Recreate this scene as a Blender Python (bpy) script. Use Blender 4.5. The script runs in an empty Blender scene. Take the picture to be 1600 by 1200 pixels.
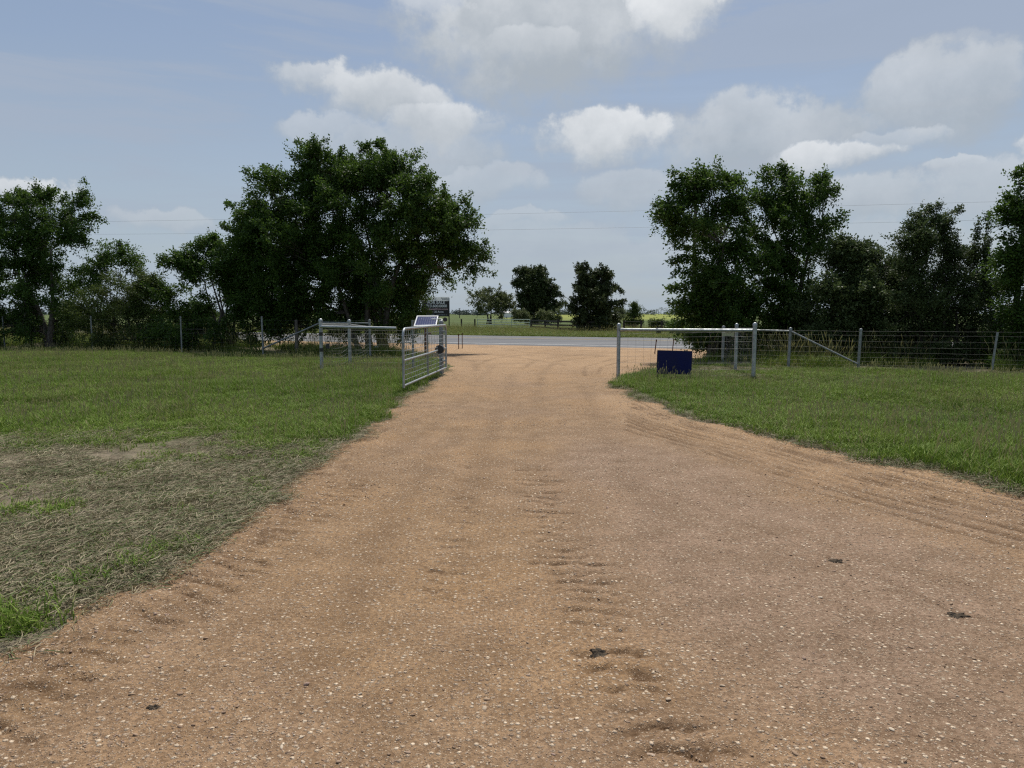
import bpy, bmesh, math, random
import numpy as np
from mathutils import Vector, Matrix

random.seed(4)
RNG = np.random.default_rng(11)
R = math.radians
scene = bpy.context.scene
COL = scene.collection

# ------------------------------------------------------------------ camera
CAM_H = 1.6
PITCH = math.atan(110 / 1111.0)
FPX = 1111.0
cd = bpy.data.cameras.new('camera')
cam = bpy.data.objects.new('camera', cd)
COL.objects.link(cam)
cam.location = (0, 0, CAM_H)
cam.rotation_euler = (math.pi / 2 - PITCH, 0, 0)
cd.sensor_width = 36
cd.lens = 36 * FPX / 1600
cd.clip_start = 0.05
cd.clip_end = 8000
scene.camera = cam

# ------------------------------------------------------------------ light
SUN_EL, SUN_AZ = 62.0, 14.0       # degrees, azimuth from +Y towards +X
sd = bpy.data.lights.new('sun', 'SUN')
sun = bpy.data.objects.new('sun', sd)
COL.objects.link(sun)
sd.energy = 4.6
sd.angle = R(5)
sd.color = (1.0, 0.95, 0.87)
S = Vector((math.sin(R(SUN_AZ)) * math.cos(R(SUN_EL)), math.cos(R(SUN_AZ)) * math.cos(R(SUN_EL)), math.sin(R(SUN_EL))))
sun.rotation_euler = (-S).to_track_quat('-Z', 'Y').to_euler()
sun.location = S * 100

vs = scene.view_settings
vs.view_transform = 'Standard'
vs.look = 'None'
vs.gamma = 1
vs.use_curve_mapping = False
vs.exposure = 0.0


class NT:
    """small helper to write node trees"""
    def __init__(self, tree):
        self.t = tree

    def n(self, typ, **kw):
        nd = self.t.nodes.new(typ)
        for k, v in kw.items():
            setattr(nd, k, v)
        return nd

    def link(self, a, b):
        self.t.links.new(a, b)

    def put(self, sock, v):
        if isinstance(v, bpy.types.NodeSocket):
            self.t.links.new(v, sock)
        else:
            sock.default_value = v

    def math(self, op, a, b=None, c=None, clamp=False):
        nd = self.n('ShaderNodeMath', operation=op)
        nd.use_clamp = clamp
        self.put(nd.inputs[0], a)
        if b is not None:
            self.put(nd.inputs[1], b)
        if c is not None:
            self.put(nd.inputs[2], c)
        return nd.outputs[0]

    def mix(self, fac, a, b, blend='MIX'):
        nd = self.n('ShaderNodeMix', data_type='RGBA', blend_type=blend)
        self.put(nd.inputs['Factor'], fac)
        for s, v in ((nd.inputs[6], a), (nd.inputs[7], b)):
            if isinstance(v, tuple) and len(v) == 3:
                v = (*v, 1)
            self.put(s, v)
        return nd.outputs[2]

    def noise(self, vec, scale, detail=4, rough=0.55, dim='3D', dist=0.0):
        nd = self.n('ShaderNodeTexNoise', noise_dimensions=dim)
        if vec is not None:
            self.put(nd.inputs['Vector'], vec)
        nd.inputs['Scale'].default_value = scale
        nd.inputs['Detail'].default_value = detail
        nd.inputs['Roughness'].default_value = rough
        nd.inputs['Distortion'].default_value = dist
        return nd.outputs['Fac']

    def step(self, v, lo, hi, a=0.0, b=1.0, smooth=True):
        nd = self.n('ShaderNodeMapRange', interpolation_type='SMOOTHSTEP' if smooth else 'LINEAR')
        self.put(nd.inputs['Value'], v)
        for k, x in (('From Min', lo), ('From Max', hi), ('To Min', a), ('To Max', b)):
            self.put(nd.inputs[k], x)
        return nd.outputs[0]


# ------------------------------------------------------------------ sky
w = bpy.data.worlds.new('World')
scene.world = w
w.use_nodes = True
w.node_tree.nodes.clear()
N = NT(w.node_tree)
wo = N.n('ShaderNodeOutputWorld')
bg = N.n('ShaderNodeBackground')
SKY_STRENGTH = 0.10
bg.inputs['Strength'].default_value = SKY_STRENGTH
N.link(bg.outputs[0], wo.inputs[0])
sky = N.n('ShaderNodeTexSky', sky_type='NISHITA')
sky.sun_disc = False
sky.sun_elevation = R(SUN_EL)
sky.sun_rotation = R(SUN_AZ)
sky.air_density = 1.0
sky.dust_density = 2.0
sky.ozone_density = 1.5
tc = N.n('ShaderNodeTexCoord')
dirv = tc.outputs['Generated']
sep = N.n('ShaderNodeSeparateXYZ')
N.link(dirv, sep.inputs[0])
X, Y, Z = sep.outputs
el = N.math('ARCSINE', Z)
az = N.math('ARCTAN2', X, Y)
# warp of the cloud outlines
wn = N.n('ShaderNodeTexNoise', noise_dimensions='3D')
N.link(dirv, wn.inputs['Vector'])
wn.inputs['Scale'].default_value = 8.0
wn.inputs['Detail'].default_value = 10
wn.inputs['Roughness'].default_value = 0.6
wsep = N.n('ShaderNodeSeparateXYZ')
N.link(wn.outputs['Color'], wsep.inputs[0])
azw = N.math('ADD', az, N.math('MULTIPLY', N.math('SUBTRACT', wsep.outputs[0], 0.5), 0.15))
elw = N.math('ADD', el, N.math('MULTIPLY', N.math('SUBTRACT', wsep.outputs[1], 0.5), 0.10))
puff = N.noise(dirv, 22.0, 10, 0.62)
puff2 = N.noise(dirv, 13.0, 9, 0.62)


def ang(px, py):
    a = math.atan2((px - 800) / FPX, math.cos(PITCH) - (py - 600) / FPX * math.sin(PITCH))
    dx, dz = (px - 800) / FPX, -(py - 600) / FPX
    y = math.cos(PITCH) + dz * math.sin(PITCH)
    z = -math.sin(PITCH) + dz * math.cos(PITCH)
    return math.atan2(dx, y), math.atan2(z, math.hypot(dx, y))


# cumulus in the part of the sky the photograph shows: centre and half-extent of each, opacity, whiteness
CLOUDS = [
    (860, 60, 220, 105, 0.92, 0.2), (840, 75, 80, 36, 0.6, 0.5), (1060, 18, 75, 45, 0.95, 0.75), (690, 10, 60, 26, 0.7, 0.7),
    (520, 122, 70, 26, 0.75, 0.5), (600, 145, 100, 42, 0.9, 0.5), (690, 192, 100, 42, 0.88, 0.5), (755, 208, 45, 20, 0.5, 0.4), (520, 200, 75, 26, 0.55, 0.5), (650, 250, 150, 60, 0.6, 0.3),
    (930, 224, 112, 38, 0.92, 0.55), (1200, 225, 150, 62, 0.72, 0.22), (1300, 245, 75, 24, 0.85, 0.6),
    (1460, 150, 105, 66, 0.72, 0.25), (1480, 80, 50, 22, 0.35, 0.6), (1385, 212, 40, 18, 0.55, 0.6),
    (30, 305, 60, 22, 0.8, 0.8), (760, 285, 90, 28, 0.5, 0.5), (260, 335, 80, 20, 0.45, 0.6), (790, 350, 90, 16, 0.4, 0.7),
    (1340, 320, 120, 34, 0.6, 0.5), (1560, 300, 120, 40, 0.55, 0.5), (980, 300, 110, 30, 0.5, 0.4), (1470, 270, 40, 12, 0.6, 0.7),
    (1620, 235, 40, 26, 0.7, 0.7), (880, 400, 330, 40, 0.35, 0.3), (1250, 400, 300, 40, 0.4, 0.35),
]
dens = None
white = None
for (cx, cy, rx, ry, op, wh) in CLOUDS:
    a0, e0 = ang(cx, cy)
    ra, re = rx / FPX * 1.1, ry / FPX * 1.12
    u = N.math('DIVIDE', N.math('SUBTRACT', azw, a0), ra)
    v = N.math('DIVIDE', N.math('SUBTRACT', elw, e0), re)
    d2 = N.math('ADD', N.math('MULTIPLY', u, u), N.math('MULTIPLY', v, v))
    edge = N.math('ADD', N.math('SUBTRACT', 1.0, d2), N.math('MULTIPLY', N.math('SUBTRACT', puff, 0.5), 1.5))
    hi = N.step(v, -0.4, 0.5, 1.0, 0.5)
    m = N.math('MULTIPLY', N.step(edge, -0.08, hi), op)
    dens = m if dens is None else N.math('MAXIMUM', dens, m)
    # sunlit tops and the thinner rim are whiter, the flat base greyer
    lit = N.math('ADD', N.math('MULTIPLY', v, 0.42), N.math('ADD', wh, N.math('MULTIPLY', N.math('SUBTRACT', puff2, 0.5), 1.3)), clamp=True)
    lm = N.math('MULTIPLY', lit, m)
    white = lm if white is None else N.math('MAXIMUM', white, lm)
# scattered cumulus over the rest of the sky, same kind of cover
gen = N.math('MULTIPLY', N.step(N.noise(dirv, 3.2, 8, 0.55), 0.52, 0.64), 0.75)
outside = N.step(N.math('ABSOLUTE', az), 0.66, 0.9)
up = N.step(el, 0.52, 0.75)
outm = N.math('MULTIPLY', gen, N.math('MAXIMUM', outside, up))
outm = N.math('MULTIPLY', outm, N.step(el, 0.02, 0.12))
dens = N.math('MAXIMUM', dens, outm)
white = N.math('MAXIMUM', white, N.math('MULTIPLY', outm, puff2))
# thin veil of high cloud, thicker low down
mp = N.n('ShaderNodeMapping')
N.link(dirv, mp.inputs['Vector'])
mp.inputs['Scale'].default_value = (1.0, 1.0, 9.0)
mp.inputs['Rotation'].default_value = (0.0, 0.10, 0.0)
streak = N.noise(mp.outputs[0], 2.2, 8, 0.62, dist=0.35)
veil = N.math('ADD', N.step(el, 0.0, 0.55, 0.9, 0.62, smooth=False), N.math('MULTIPLY', N.math('SUBTRACT', streak, 0.5), 0.9), clamp=True)
K = 1.0 / SKY_STRENGTH
veilc = N.mix(N.step(el, 0.02, 0.5), (0.42 * K, 0.50 * K, 0.58 * K), (0.25 * K, 0.345 * K, 0.52 * K))
base = N.mix(veil, sky.outputs[0], veilc)
st2 = N.math('MULTIPLY', N.step(streak, 0.44, 0.62), N.step(el, 0.05, 0.3, 0.3, 0.62))
base = N.mix(st2, base, (0.385 * K, 0.445 * K, 0.55 * K))
cloudc = N.mix(white, (0.41 * K, 0.455 * K, 0.50 * K), (0.82 * K, 0.84 * K, 0.86 * K))
final = N.mix(dens, base, cloudc)
N.link(final, bg.inputs['Color'])


# ------------------------------------------------------------------ small helpers
def at(px, py, Yd):
    """world point seen at photo pixel (px, py) at distance Yd ahead"""
    dx, dz = (px - 800) / FPX, -(py - 600) / FPX
    y = math.cos(PITCH) + dz * math.sin(PITCH)
    z = -math.sin(PITCH) + dz * math.cos(PITCH)
    t = Yd / y
    return np.array((dx * t, Yd, CAM_H + z * t))


def tag(o, label=None, cat=None, group=None, kind=None):
    if label:
        o['label'] = label
    if cat:
        o['category'] = cat
    if group:
        o['group'] = group
    if kind:
        o['kind'] = kind
    return o


def empty(name, loc=(0, 0, 0), label=None, cat=None, group=None):
    o = bpy.data.objects.new(name, None)
    COL.objects.link(o)
    o.location = loc
    return tag(o, label, cat, group)


class MB:
    """collects shapes into one mesh"""
    def __init__(self):
        self.v, self.f, self.k = [], [], 0

    def add(self, vs, fs):
        self.v.append(np.asarray(vs, float).reshape(-1, 3))
        k = self.k
        self.f.extend([tuple(i + k for i in f) for f in fs])
        self.k += len(self.v[-1])

    def tube(self, pts, rad, n=8, caps=True):
        pts = np.asarray(pts, float)
        m = len(pts)
        rad = np.broadcast_to(np.asarray(rad, float), (m,))
        tan = np.gradient(pts, axis=0)
        tan /= np.linalg.norm(tan, axis=1)[:, None] + 1e-9
        ref = np.array((0, 0, 1.0)) if abs(tan[0][2]) < 0.9 else np.array((1.0, 0, 0))
        rings = []
        a = np.arange(n) * 2 * math.pi / n
        for i in range(m):
            s = np.cross(tan[i], ref)
            s /= np.linalg.norm(s) + 1e-9
            u = np.cross(s, tan[i])
            ref = u
            rings.append(pts[i] + rad[i] * (np.cos(a)[:, None] * s + np.sin(a)[:, None] * u))
        fs = []
        for i in range(m - 1):
            for j in range(n):
                k = (j + 1) % n
                fs.append((i * n + j, i * n + k, (i + 1) * n + k, (i + 1) * n + j))
        if caps:
            fs.append(tuple(range(n - 1, -1, -1)))
            fs.append(tuple((m - 1) * n + j for j in range(n)))
        self.add(np.concatenate(rings), fs)
        return self

    def box(self, c, s, rot=None):
        h = np.array(s, float) / 2
        vs = np.array([(x, y, z) for x in (-1, 1) for y in (-1, 1) for z in (-1, 1)], float) * h
        if rot is not None:
            vs = vs @ np.array(rot.to_3x3() if hasattr(rot, 'to_3x3') else rot).T
        self.add(vs + np.array(c, float), [(0, 1, 3, 2), (4, 6, 7, 5), (0, 4, 5, 1), (2, 3, 7, 6), (0, 2, 6, 4), (1, 5, 7, 3)])
        return self

    def dome(self, c, r, n=10, rings=3):
        """half ball on top of a pipe"""
        pts, rad = [], []
        for i in range(rings + 1):
            t = i / rings * math.pi / 2
            pts.append((c[0], c[1], c[2] + r * math.sin(t)))
            rad.append(max(r * math.cos(t), r * 0.05))
        return self.tube(pts, rad, n)

    def build(self, name, mat, parent=None, smooth=True):
        me = bpy.data.meshes.new(name)
        vs = np.concatenate(self.v) if self.v else np.zeros((0, 3))
        me.from_pydata(vs.tolist(), [], self.f)
        if smooth:
            me.polygons.foreach_set('use_smooth', np.ones(len(me.polygons), bool))
            try:
                me.set_sharp_from_angle(angle=R(40))
            except Exception:
                pass
        me.materials.append(mat)
        o = bpy.data.objects.new(name, me)
        COL.objects.link(o)
        if parent is not None:
            o.parent = parent
            o.matrix_parent_inverse = Matrix.Translation(parent.location).inverted()
        return o


def quads_mesh(name, verts, nper, mat, attrs=None):
    """mesh of separate n-gons; verts (N, nper, 3)"""
    n = verts.shape[0]
    me = bpy.data.meshes.new(name)
    me.vertices.add(n * nper)
    me.vertices.foreach_set('co', verts.reshape(-1).astype(np.float32))
    me.loops.add(n * nper)
    me.loops.foreach_set('vertex_index', np.arange(n * nper, dtype=np.int32))
    me.polygons.add(n)
    me.polygons.foreach_set('loop_start', np.arange(0, n * nper, nper, dtype=np.int32))
    me.polygons.foreach_set('loop_total', np.full(n, nper, np.int32))
    for k, v in (attrs or {}).items():
        a = me.attributes.new(k, 'FLOAT', 'FACE')
        a.data.foreach_set('value', v.astype(np.float32))
    me.update(calc_edges=True)
    me.materials.append(mat)
    return me


# value noise for numpy
_perm = np.random.default_rng(5).random((512, 512))


def vnoise(x, y):
    xi, yi = np.floor(x).astype(int), np.floor(y).astype(int)
    fx, fy = x - xi, y - yi
    fx, fy = fx * fx * (3 - 2 * fx), fy * fy * (3 - 2 * fy)
    P = lambda a, b: _perm[a & 511, b & 511]
    return (P(xi, yi) * (1 - fx) + P(xi + 1, yi) * fx) * (1 - fy) + (P(xi, yi + 1) * (1 - fx) + P(xi + 1, yi + 1) * fx) * fy


def fbm(x, y, s, o=4, g=0.5):
    r, a, t = 0, 1, 0
    for i in range(o):
        r = r + a * vnoise(x * s + 17.3 * i, y * s + 9.1 * i)
        t += a
        a *= g
        s *= 2.03
    return r / t - 0.5


# ------------------------------------------------------------------ materials
def new_mat(name):
    m = bpy.data.materials.new(name)
    m.use_nodes = True
    m.node_tree.nodes.clear()
    n = NT(m.node_tree)
    out = n.n('ShaderNodeOutputMaterial')
    return m, n, out


def principled(n, out, color, rough=0.6, metal=0.0, bump=None, bstr=0.3, bdist=0.01, spec=0.5):
    b = n.n('ShaderNodeBsdfPrincipled')
    if isinstance(color, tuple):
        color = (*color, 1)
    n.put(b.inputs['Base Color'], color)
    n.put(b.inputs['Roughness'], rough)
    n.put(b.inputs['Metallic'], metal)
    b.inputs['Specular IOR Level'].default_value = spec
    if bump is not None:
        bn = n.n('ShaderNodeBump')
        bn.inputs['Strength'].default_value = bstr
        bn.inputs['Distance'].default_value = bdist
        n.link(bump, bn.inputs['Height'])
        n.link(bn.outputs[0], b.inputs['Normal'])
    n.link(b.outputs[0], out.inputs[0])
    return b


def worn(name, c1, c2, scale=6, rough=0.6, metal=0.0, spec=0.5, bstr=0.15):
    m, n, out = new_mat(name)
    g = n.n('ShaderNodeTexCoord').outputs['Object']
    f = n.noise(g, scale, 6, 0.65)
    col = n.mix(n.step(f, 0.35, 0.7), c1, c2)
    principled(n, out, col, n.step(f, 0.3, 0.7, rough - 0.1, rough + 0.15), metal, n.noise(g, scale * 8, 3), bstr, 0.004, spec)
    return m


M = {}
M['galv'] = worn('galvanised_steel', (0.38, 0.40, 0.41), (0.24, 0.26, 0.265), 9, 0.42, 0.6)
M['galv_dull'] = worn('dull_galvanised_steel', (0.26, 0.275, 0.275), (0.16, 0.17, 0.165), 9, 0.55, 0.35)
M['wire'] = worn('fence_wire', (0.13, 0.135, 0.135), (0.08, 0.08, 0.075), 5, 0.65, 0.0)
M['black'] = worn('black_plastic', (0.015, 0.015, 0.016), (0.03, 0.03, 0.03), 10, 0.5)
M['white'] = worn('white_paint', (0.78, 0.79, 0.79), (0.6, 0.6, 0.58), 12, 0.45)
M['navy'] = worn('navy_sign_face', (0.003, 0.005, 0.055), (0.004, 0.007, 0.068), 3, 0.6, spec=0.25)
M['cream'] = worn('cream_plastic', (0.42, 0.42, 0.30), (0.33, 0.33, 0.22), 12, 0.6)
M['rust'] = worn('rusty_steel', (0.14, 0.065, 0.035), (0.07, 0.04, 0.03), 14, 0.8)
M['dark_wood'] = worn('dark_stained_wood', (0.022, 0.019, 0.016), (0.05, 0.043, 0.036), 9, 0.8)
M['grey_wood'] = worn('weathered_wood', (0.16, 0.14, 0.12), (0.08, 0.07, 0.06), 9, 0.85)
M['pole_wood'] = worn('pole_wood', (0.045, 0.037, 0.03), (0.085, 0.07, 0.055), 5, 0.85)
M['sign_black'] = worn('black_sign_face', (0.010, 0.009, 0.010), (0.016, 0.013, 0.014), 4, 0.5)
m, n, out = new_mat('white_sign_panel')
d_ = n.n('ShaderNodeBsdfDiffuse')
d_.inputs['Color'].default_value = (0.78, 0.79, 0.79, 1)
t_ = n.n('ShaderNodeBsdfTranslucent')
t_.inputs['Color'].default_value = (0.75, 0.77, 0.78, 1)
x_ = n.n('ShaderNodeMixShader')
x_.inputs[0].default_value = 0.5
n.link(d_.outputs[0], x_.inputs[1])
n.link(t_.outputs[0], x_.inputs[2])
n.link(x_.outputs[0], out.inputs[0])
M['panel'] = m
M['sign_text'] = worn('white_sign_lettering', (0.75, 0.75, 0.75), (0.66, 0.66, 0.66), 4, 0.6)
M['sign_pink'] = worn('pale_red_sign_lettering', (0.62, 0.42, 0.43), (0.55, 0.36, 0.38), 4, 0.6)
M['sign_grey'] = worn('grey_sign_print', (0.22, 0.25, 0.27), (0.3, 0.33, 0.35), 4, 0.6)
M['pale_green'] = worn('faded_green_paint', (0.42, 0.5, 0.42), (0.3, 0.38, 0.3), 7, 0.6)
M['cell_gap'] = worn('solar_backsheet', (0.09, 0.11, 0.2), (0.07, 0.09, 0.17), 20, 0.4)
M['line'] = worn('cable', (0.16, 0.16, 0.17), (0.2, 0.2, 0.21), 2, 0.5)
M['roofing'] = worn('roof_sheet', (0.4, 0.4, 0.4), (0.3, 0.3, 0.3), 3, 0.5)


def bark(name, a, b):
    m, n, out = new_mat(name)
    g = n.n('ShaderNodeTexCoord').outputs['Object']
    mp = n.n('ShaderNodeMapping')
    n.link(g, mp.inputs['Vector'])
    mp.inputs['Scale'].default_value = (1, 1, 0.25)
    f = n.noise(mp.outputs[0], 14, 6, 0.7)
    principled(n, out, n.mix(n.step(f, 0.35, 0.65), a, b), 0.9, 0, f, 0.8, 0.02, 0.2)
    return m


M['bark'] = bark('grey_bark', (0.05, 0.042, 0.034), (0.13, 0.115, 0.098))
M['bark_dark'] = bark('dark_bark', (0.03, 0.026, 0.022), (0.08, 0.07, 0.06))


def leaf_mat(name, dark, mid, light, trans=0.28):
    m, n, out = new_mat(name)
    at_ = n.n('ShaderNodeAttribute', attribute_name='tint')
    t = at_.outputs['Fac']
    g = n.n('ShaderNodeTexCoord').outputs['Object']
    big = n.noise(g, 0.7, 3, 0.6)
    f = n.math('ADD', n.math('MULTIPLY', t, 0.7), n.math('MULTIPLY', big, 0.4), clamp=True)
    col = n.mix(n.step(f, 0.15, 0.55), dark, mid)
    col = n.mix(n.step(f, 0.6, 0.98), col, light)
    b = n.n('ShaderNodeBsdfPrincipled')
    n.link(col, b.inputs['Base Color'])
    b.inputs['Roughness'].default_value = 0.5
    b.inputs['Specular IOR Level'].default_value = 0.18
    tr = n.n('ShaderNodeBsdfTranslucent')
    n.link(n.mix(0.5, col, light), tr.inputs['Color'])
    mx = n.n('ShaderNodeMixShader')
    mx.inputs[0].default_value = trans
    n.link(b.outputs[0], mx.inputs[1])
    n.link(tr.outputs[0], mx.inputs[2])
    n.link(mx.outputs[0], out.inputs[0])
    return m


M['leaf'] = leaf_mat('elm_leaves', (0.026, 0.054, 0.012), (0.05, 0.098, 0.018), (0.10, 0.165, 0.024), 0.38)
M['leaf_small'] = leaf_mat('small_grey_green_leaves', (0.036, 0.056, 0.02), (0.06, 0.09, 0.03), (0.105, 0.14, 0.05))
M['leaf_lime'] = leaf_mat('fresh_bush_leaves', (0.03, 0.05, 0.014), (0.06, 0.09, 0.02), (0.11, 0.145, 0.03))
M['leaf_cedar'] = leaf_mat('cedar_foliage', (0.028, 0.042, 0.016), (0.05, 0.07, 0.025), (0.085, 0.11, 0.036), 0.25)
M['leaf_far'] = leaf_mat('mesquite_foliage', (0.075, 0.095, 0.036), (0.11, 0.135, 0.05), (0.16, 0.18, 0.07), 0.25)
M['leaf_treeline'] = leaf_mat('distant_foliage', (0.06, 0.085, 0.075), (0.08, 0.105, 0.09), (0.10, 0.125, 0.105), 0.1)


def grass_mat(name, c0, c1, c2, dry, dryness=0.25, trans=0.25, large=0.35):
    m, n, out = new_mat(name)
    t = n.n('ShaderNodeAttribute', attribute_name='tint').outputs['Fac']
    pos = n.n('ShaderNodeNewGeometry').outputs['Position']
    big = n.noise(pos, large, 4, 0.6)
    rnd = n.n('ShaderNodeObjectInfo').outputs['Random']
    f = n.math('ADD', n.math('MULTIPLY', t, 0.5), n.math('ADD', n.math('MULTIPLY', big, 0.75), n.math('MULTIPLY', rnd, 0.15)))
    col = n.mix(n.step(f, 0.25, 0.6), c0, c1)
    col = n.mix(n.step(f, 0.6, 0.95), col, c2)
    patch = n.noise(pos, 0.75, 5, 0.65)
    lim = n.step(patch, 0.5, 0.72, 1.0 - dryness, 1.0 - dryness - 0.28)
    dr = n.math('MULTIPLY', n.step(n.math('SUBTRACT', t, lim), 0.0, 0.05), 0.85)
    col = n.mix(dr, col, dry)
    b = n.n('ShaderNodeBsdfPrincipled')
    n.link(col, b.inputs['Base Color'])
    b.inputs['Roughness'].default_value = 0.6
    b.inputs['Specular IOR Level'].default_value = 0.12
    tr = n.n('ShaderNodeBsdfTranslucent')
    n.link(col, tr.inputs['Color'])
    mx = n.n('ShaderNodeMixShader')
    mx.inputs[0].default_value = trans
    n.link(b.outputs[0], mx.inputs[1])
    n.link(tr.outputs[0], mx.inputs[2])
    n.link(mx.outputs[0], out.inputs[0])
    return m


M['grass'] = grass_mat('lawn_grass', (0.068, 0.122, 0.013), (0.118, 0.196, 0.024), (0.205, 0.275, 0.05), (0.26, 0.23, 0.12), 0.06)
M['weed'] = grass_mat('verge_grass', (0.05, 0.09, 0.014), (0.095, 0.15, 0.022), (0.18, 0.22, 0.04), (0.26, 0.23, 0.10), 0.06)
M['straw'] = grass_mat('dead_grass', (0.14, 0.118, 0.07), (0.27, 0.23, 0.145), (0.46, 0.40, 0.265), (0.055, 0.10, 0.02), 0.3, 0.1, 1.2)

# drive: compacted tan dirt and gravel
m, n, out = new_mat('gravel_drive')
pos = n.n('ShaderNodeNewGeometry').outputs['Position']
lo = n.noise(pos, 0.45, 5, 0.6)
mid = n.noise(pos, 2.6, 6, 0.62)
fine = n.noise(pos, 45, 5, 0.7)
col = n.mix(n.step(mid, 0.35, 0.68), (0.248, 0.154, 0.080), (0.350, 0.223, 0.120))
col = n.mix(n.math('MULTIPLY', n.step(lo, 0.46, 0.66), 0.55), col, (0.41, 0.245, 0.115))
grey = n.n('ShaderNodeAttribute', attribute_name='grey').outputs['Fac']
col = n.mix(n.math('MULTIPLY', grey, 0.75), col, n.mix(n.step(mid, 0.35, 0.65), (0.225, 0.152, 0.105), (0.31, 0.215, 0.158)))
pale = n.n('ShaderNodeAttribute', attribute_name='pale').outputs['Fac']
col = n.mix(pale, col, (0.50, 0.325, 0.180))
rut = n.n('ShaderNodeAttribute', attribute_name='rut').outputs['Fac']
col = n.mix(n.math('MULTIPLY', rut, n.step(fine, 0.3, 0.6, 0.5, 1.0)), col, (0.085, 0.047, 0.022))
col = n.mix(n.step(fine, 0.38, 0.62), n.mix(0.62, col, (0.09, 0.052, 0.028)), col)
hts = []
for sc, keep, tint, wt in ((38, 0.62, (0.74, 0.60, 0.44), 0.9), (85, 0.45, (0.68, 0.53, 0.37), 0.85), (170, 0.38, (0.60, 0.44, 0.29), 0.75)):
    vo = n.n('ShaderNodeTexVoronoi', voronoi_dimensions='3D', feature='F1')
    n.link(pos, vo.inputs['Vector'])
    vo.inputs['Scale'].default_value = sc
    vsx = n.n('ShaderNodeSeparateXYZ')
    n.link(vo.outputs['Color'], vsx.inputs[0])
    stone = n.math('MULTIPLY', n.step(vo.outputs['Distance'], 0.30, 0.42, 1, 0), n.math('GREATER_THAN', vsx.outputs[0], keep))
    stone = n.math('MULTIPLY', stone, n.step(rut, 0.2, 0.9, 1.0, 0.5))
    sc_ = n.mix(vsx.outputs[1], n.mix(vsx.outputs[2], (0.20, 0.14, 0.10), (0.33, 0.22, 0.14)), tint)
    col = n.mix(n.math('MULTIPLY', stone, wt), col, sc_)
    hts.append(n.math('MULTIPLY', stone, n.math('SUBTRACT', 0.45, vo.outputs['Distance'])))
h = n.math('ADD', n.math('ADD', n.math('MULTIPLY', hts[0], 1.6), n.math('MULTIPLY', hts[1], 0.9)), n.math('ADD', n.math('MULTIPLY', hts[2], 0.5), n.math('MULTIPLY', fine, 0.55)))
principled(n, out, col, 0.95, 0, h, 1.0, 0.02, 0.15)
M['drive'] = m

# soil beneath the lawn, the worn patch and the hedge
m, n, out = new_mat('lawn_soil')
pos = n.n('ShaderNodeNewGeometry').outputs['Position']
f = n.noise(pos, 3, 6, 0.65)
f2 = n.noise(pos, 28, 5, 0.7)
bare = n.n('ShaderNodeAttribute', attribute_name='bare').outputs['Fac']
green = n.mix(n.step(f, 0.35, 0.65), (0.045, 0.062, 0.018), (0.075, 0.095, 0.03))
soil = n.mix(n.step(f, 0.35, 0.65), (0.105, 0.086, 0.062), (0.21, 0.17, 0.122))
soil = n.mix(n.step(f2, 0.45, 0.75), soil, (0.24, 0.2, 0.14))
col = n.mix(n.math('ADD', bare, n.math('MULTIPLY', n.math('SUBTRACT', f2, 0.5), 0.5), clamp=True), green, soil)
principled(n, out, col, 0.95, 0, f2, 0.9, 0.02, 0.1)
M['soil'] = m

# far pasture
m, n, out = new_mat('pasture_ground')
pos = n.n('ShaderNodeNewGeometry').outputs['Position']
mp = n.n('ShaderNodeMapping')
n.link(pos, mp.inputs['Vector'])
mp.inputs['Scale'].default_value = (1, 0.35, 1)
f = n.noise(mp.outputs[0], 0.08, 8, 0.7)
f2 = n.noise(pos, 1.3, 6, 0.7)
col = n.mix(n.step(f, 0.35, 0.65), (0.075, 0.11, 0.035), (0.12, 0.155, 0.05))
col = n.mix(n.step(f2, 0.4, 0.7), n.mix(0.5, col, (0.06, 0.07, 0.03)), col)
sx = n.n('ShaderNodeSeparateXYZ')
n.link(pos, sx.inputs[0])
ratio = n.math('DIVIDE', sx.outputs[0], sx.outputs[1])
yel = n.math('MULTIPLY', n.math('MULTIPLY', n.step(ratio, -0.04, 0.03), n.step(ratio, 0.22, 0.29, 1.0, 0.0)), n.step(sx.outputs[1], 150, 230))
col = n.mix(n.math('MULTIPLY', yel, n.step(f, 0.3, 0.6, 0.5, 0.9)), col, (0.24, 0.26, 0.06))
principled(n, out, col, 0.95, 0, f2, 0.6, 0.2, 0.1)
M['pasture'] = m

# asphalt
m, n, out = new_mat('asphalt')
pos = n.n('ShaderNodeNewGeometry').outputs['Position']
rotm = n.n('ShaderNodeMapping')
n.link(pos, rotm.inputs['Vector'])
rotm.inputs['Rotation'].default_value = (0, 0, math.atan(0.447))
rotm.inputs['Scale'].default_value = (0.06, 1.0, 1.0)
f = n.noise(rotm.outputs[0], 1.3, 6, 0.6)
f2 = n.noise(pos, 30, 4, 0.7)
col = n.mix(n.step(f, 0.35, 0.65), (0.07, 0.074, 0.082), (0.15, 0.15, 0.155))
col = n.mix(n.math('MULTIPLY', f2, 0.4), col, (0.2, 0.196, 0.19))
principled(n, out, col, 0.85, 0, f2, 0.3, 0.01, 0.25)
M['asphalt'] = m
M['road_white'] = worn('white_road_paint', (0.62, 0.62, 0.60), (0.35, 0.35, 0.34), 1.2, 0.7)
M['road_yellow'] = worn('yellow_road_paint', (0.45, 0.33, 0.10), (0.30, 0.24, 0.13), 1.2, 0.7)

# solar cells
m, n, out = new_mat('solar_cells')
g = n.n('ShaderNodeTexCoord').outputs['Object']
f = n.noise(g, 30, 3)
principled(n, out, n.mix(f, (0.012, 0.022, 0.085), (0.022, 0.036, 0.13)), 0.22, 0.0, None)
M['cells'] = m

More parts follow.
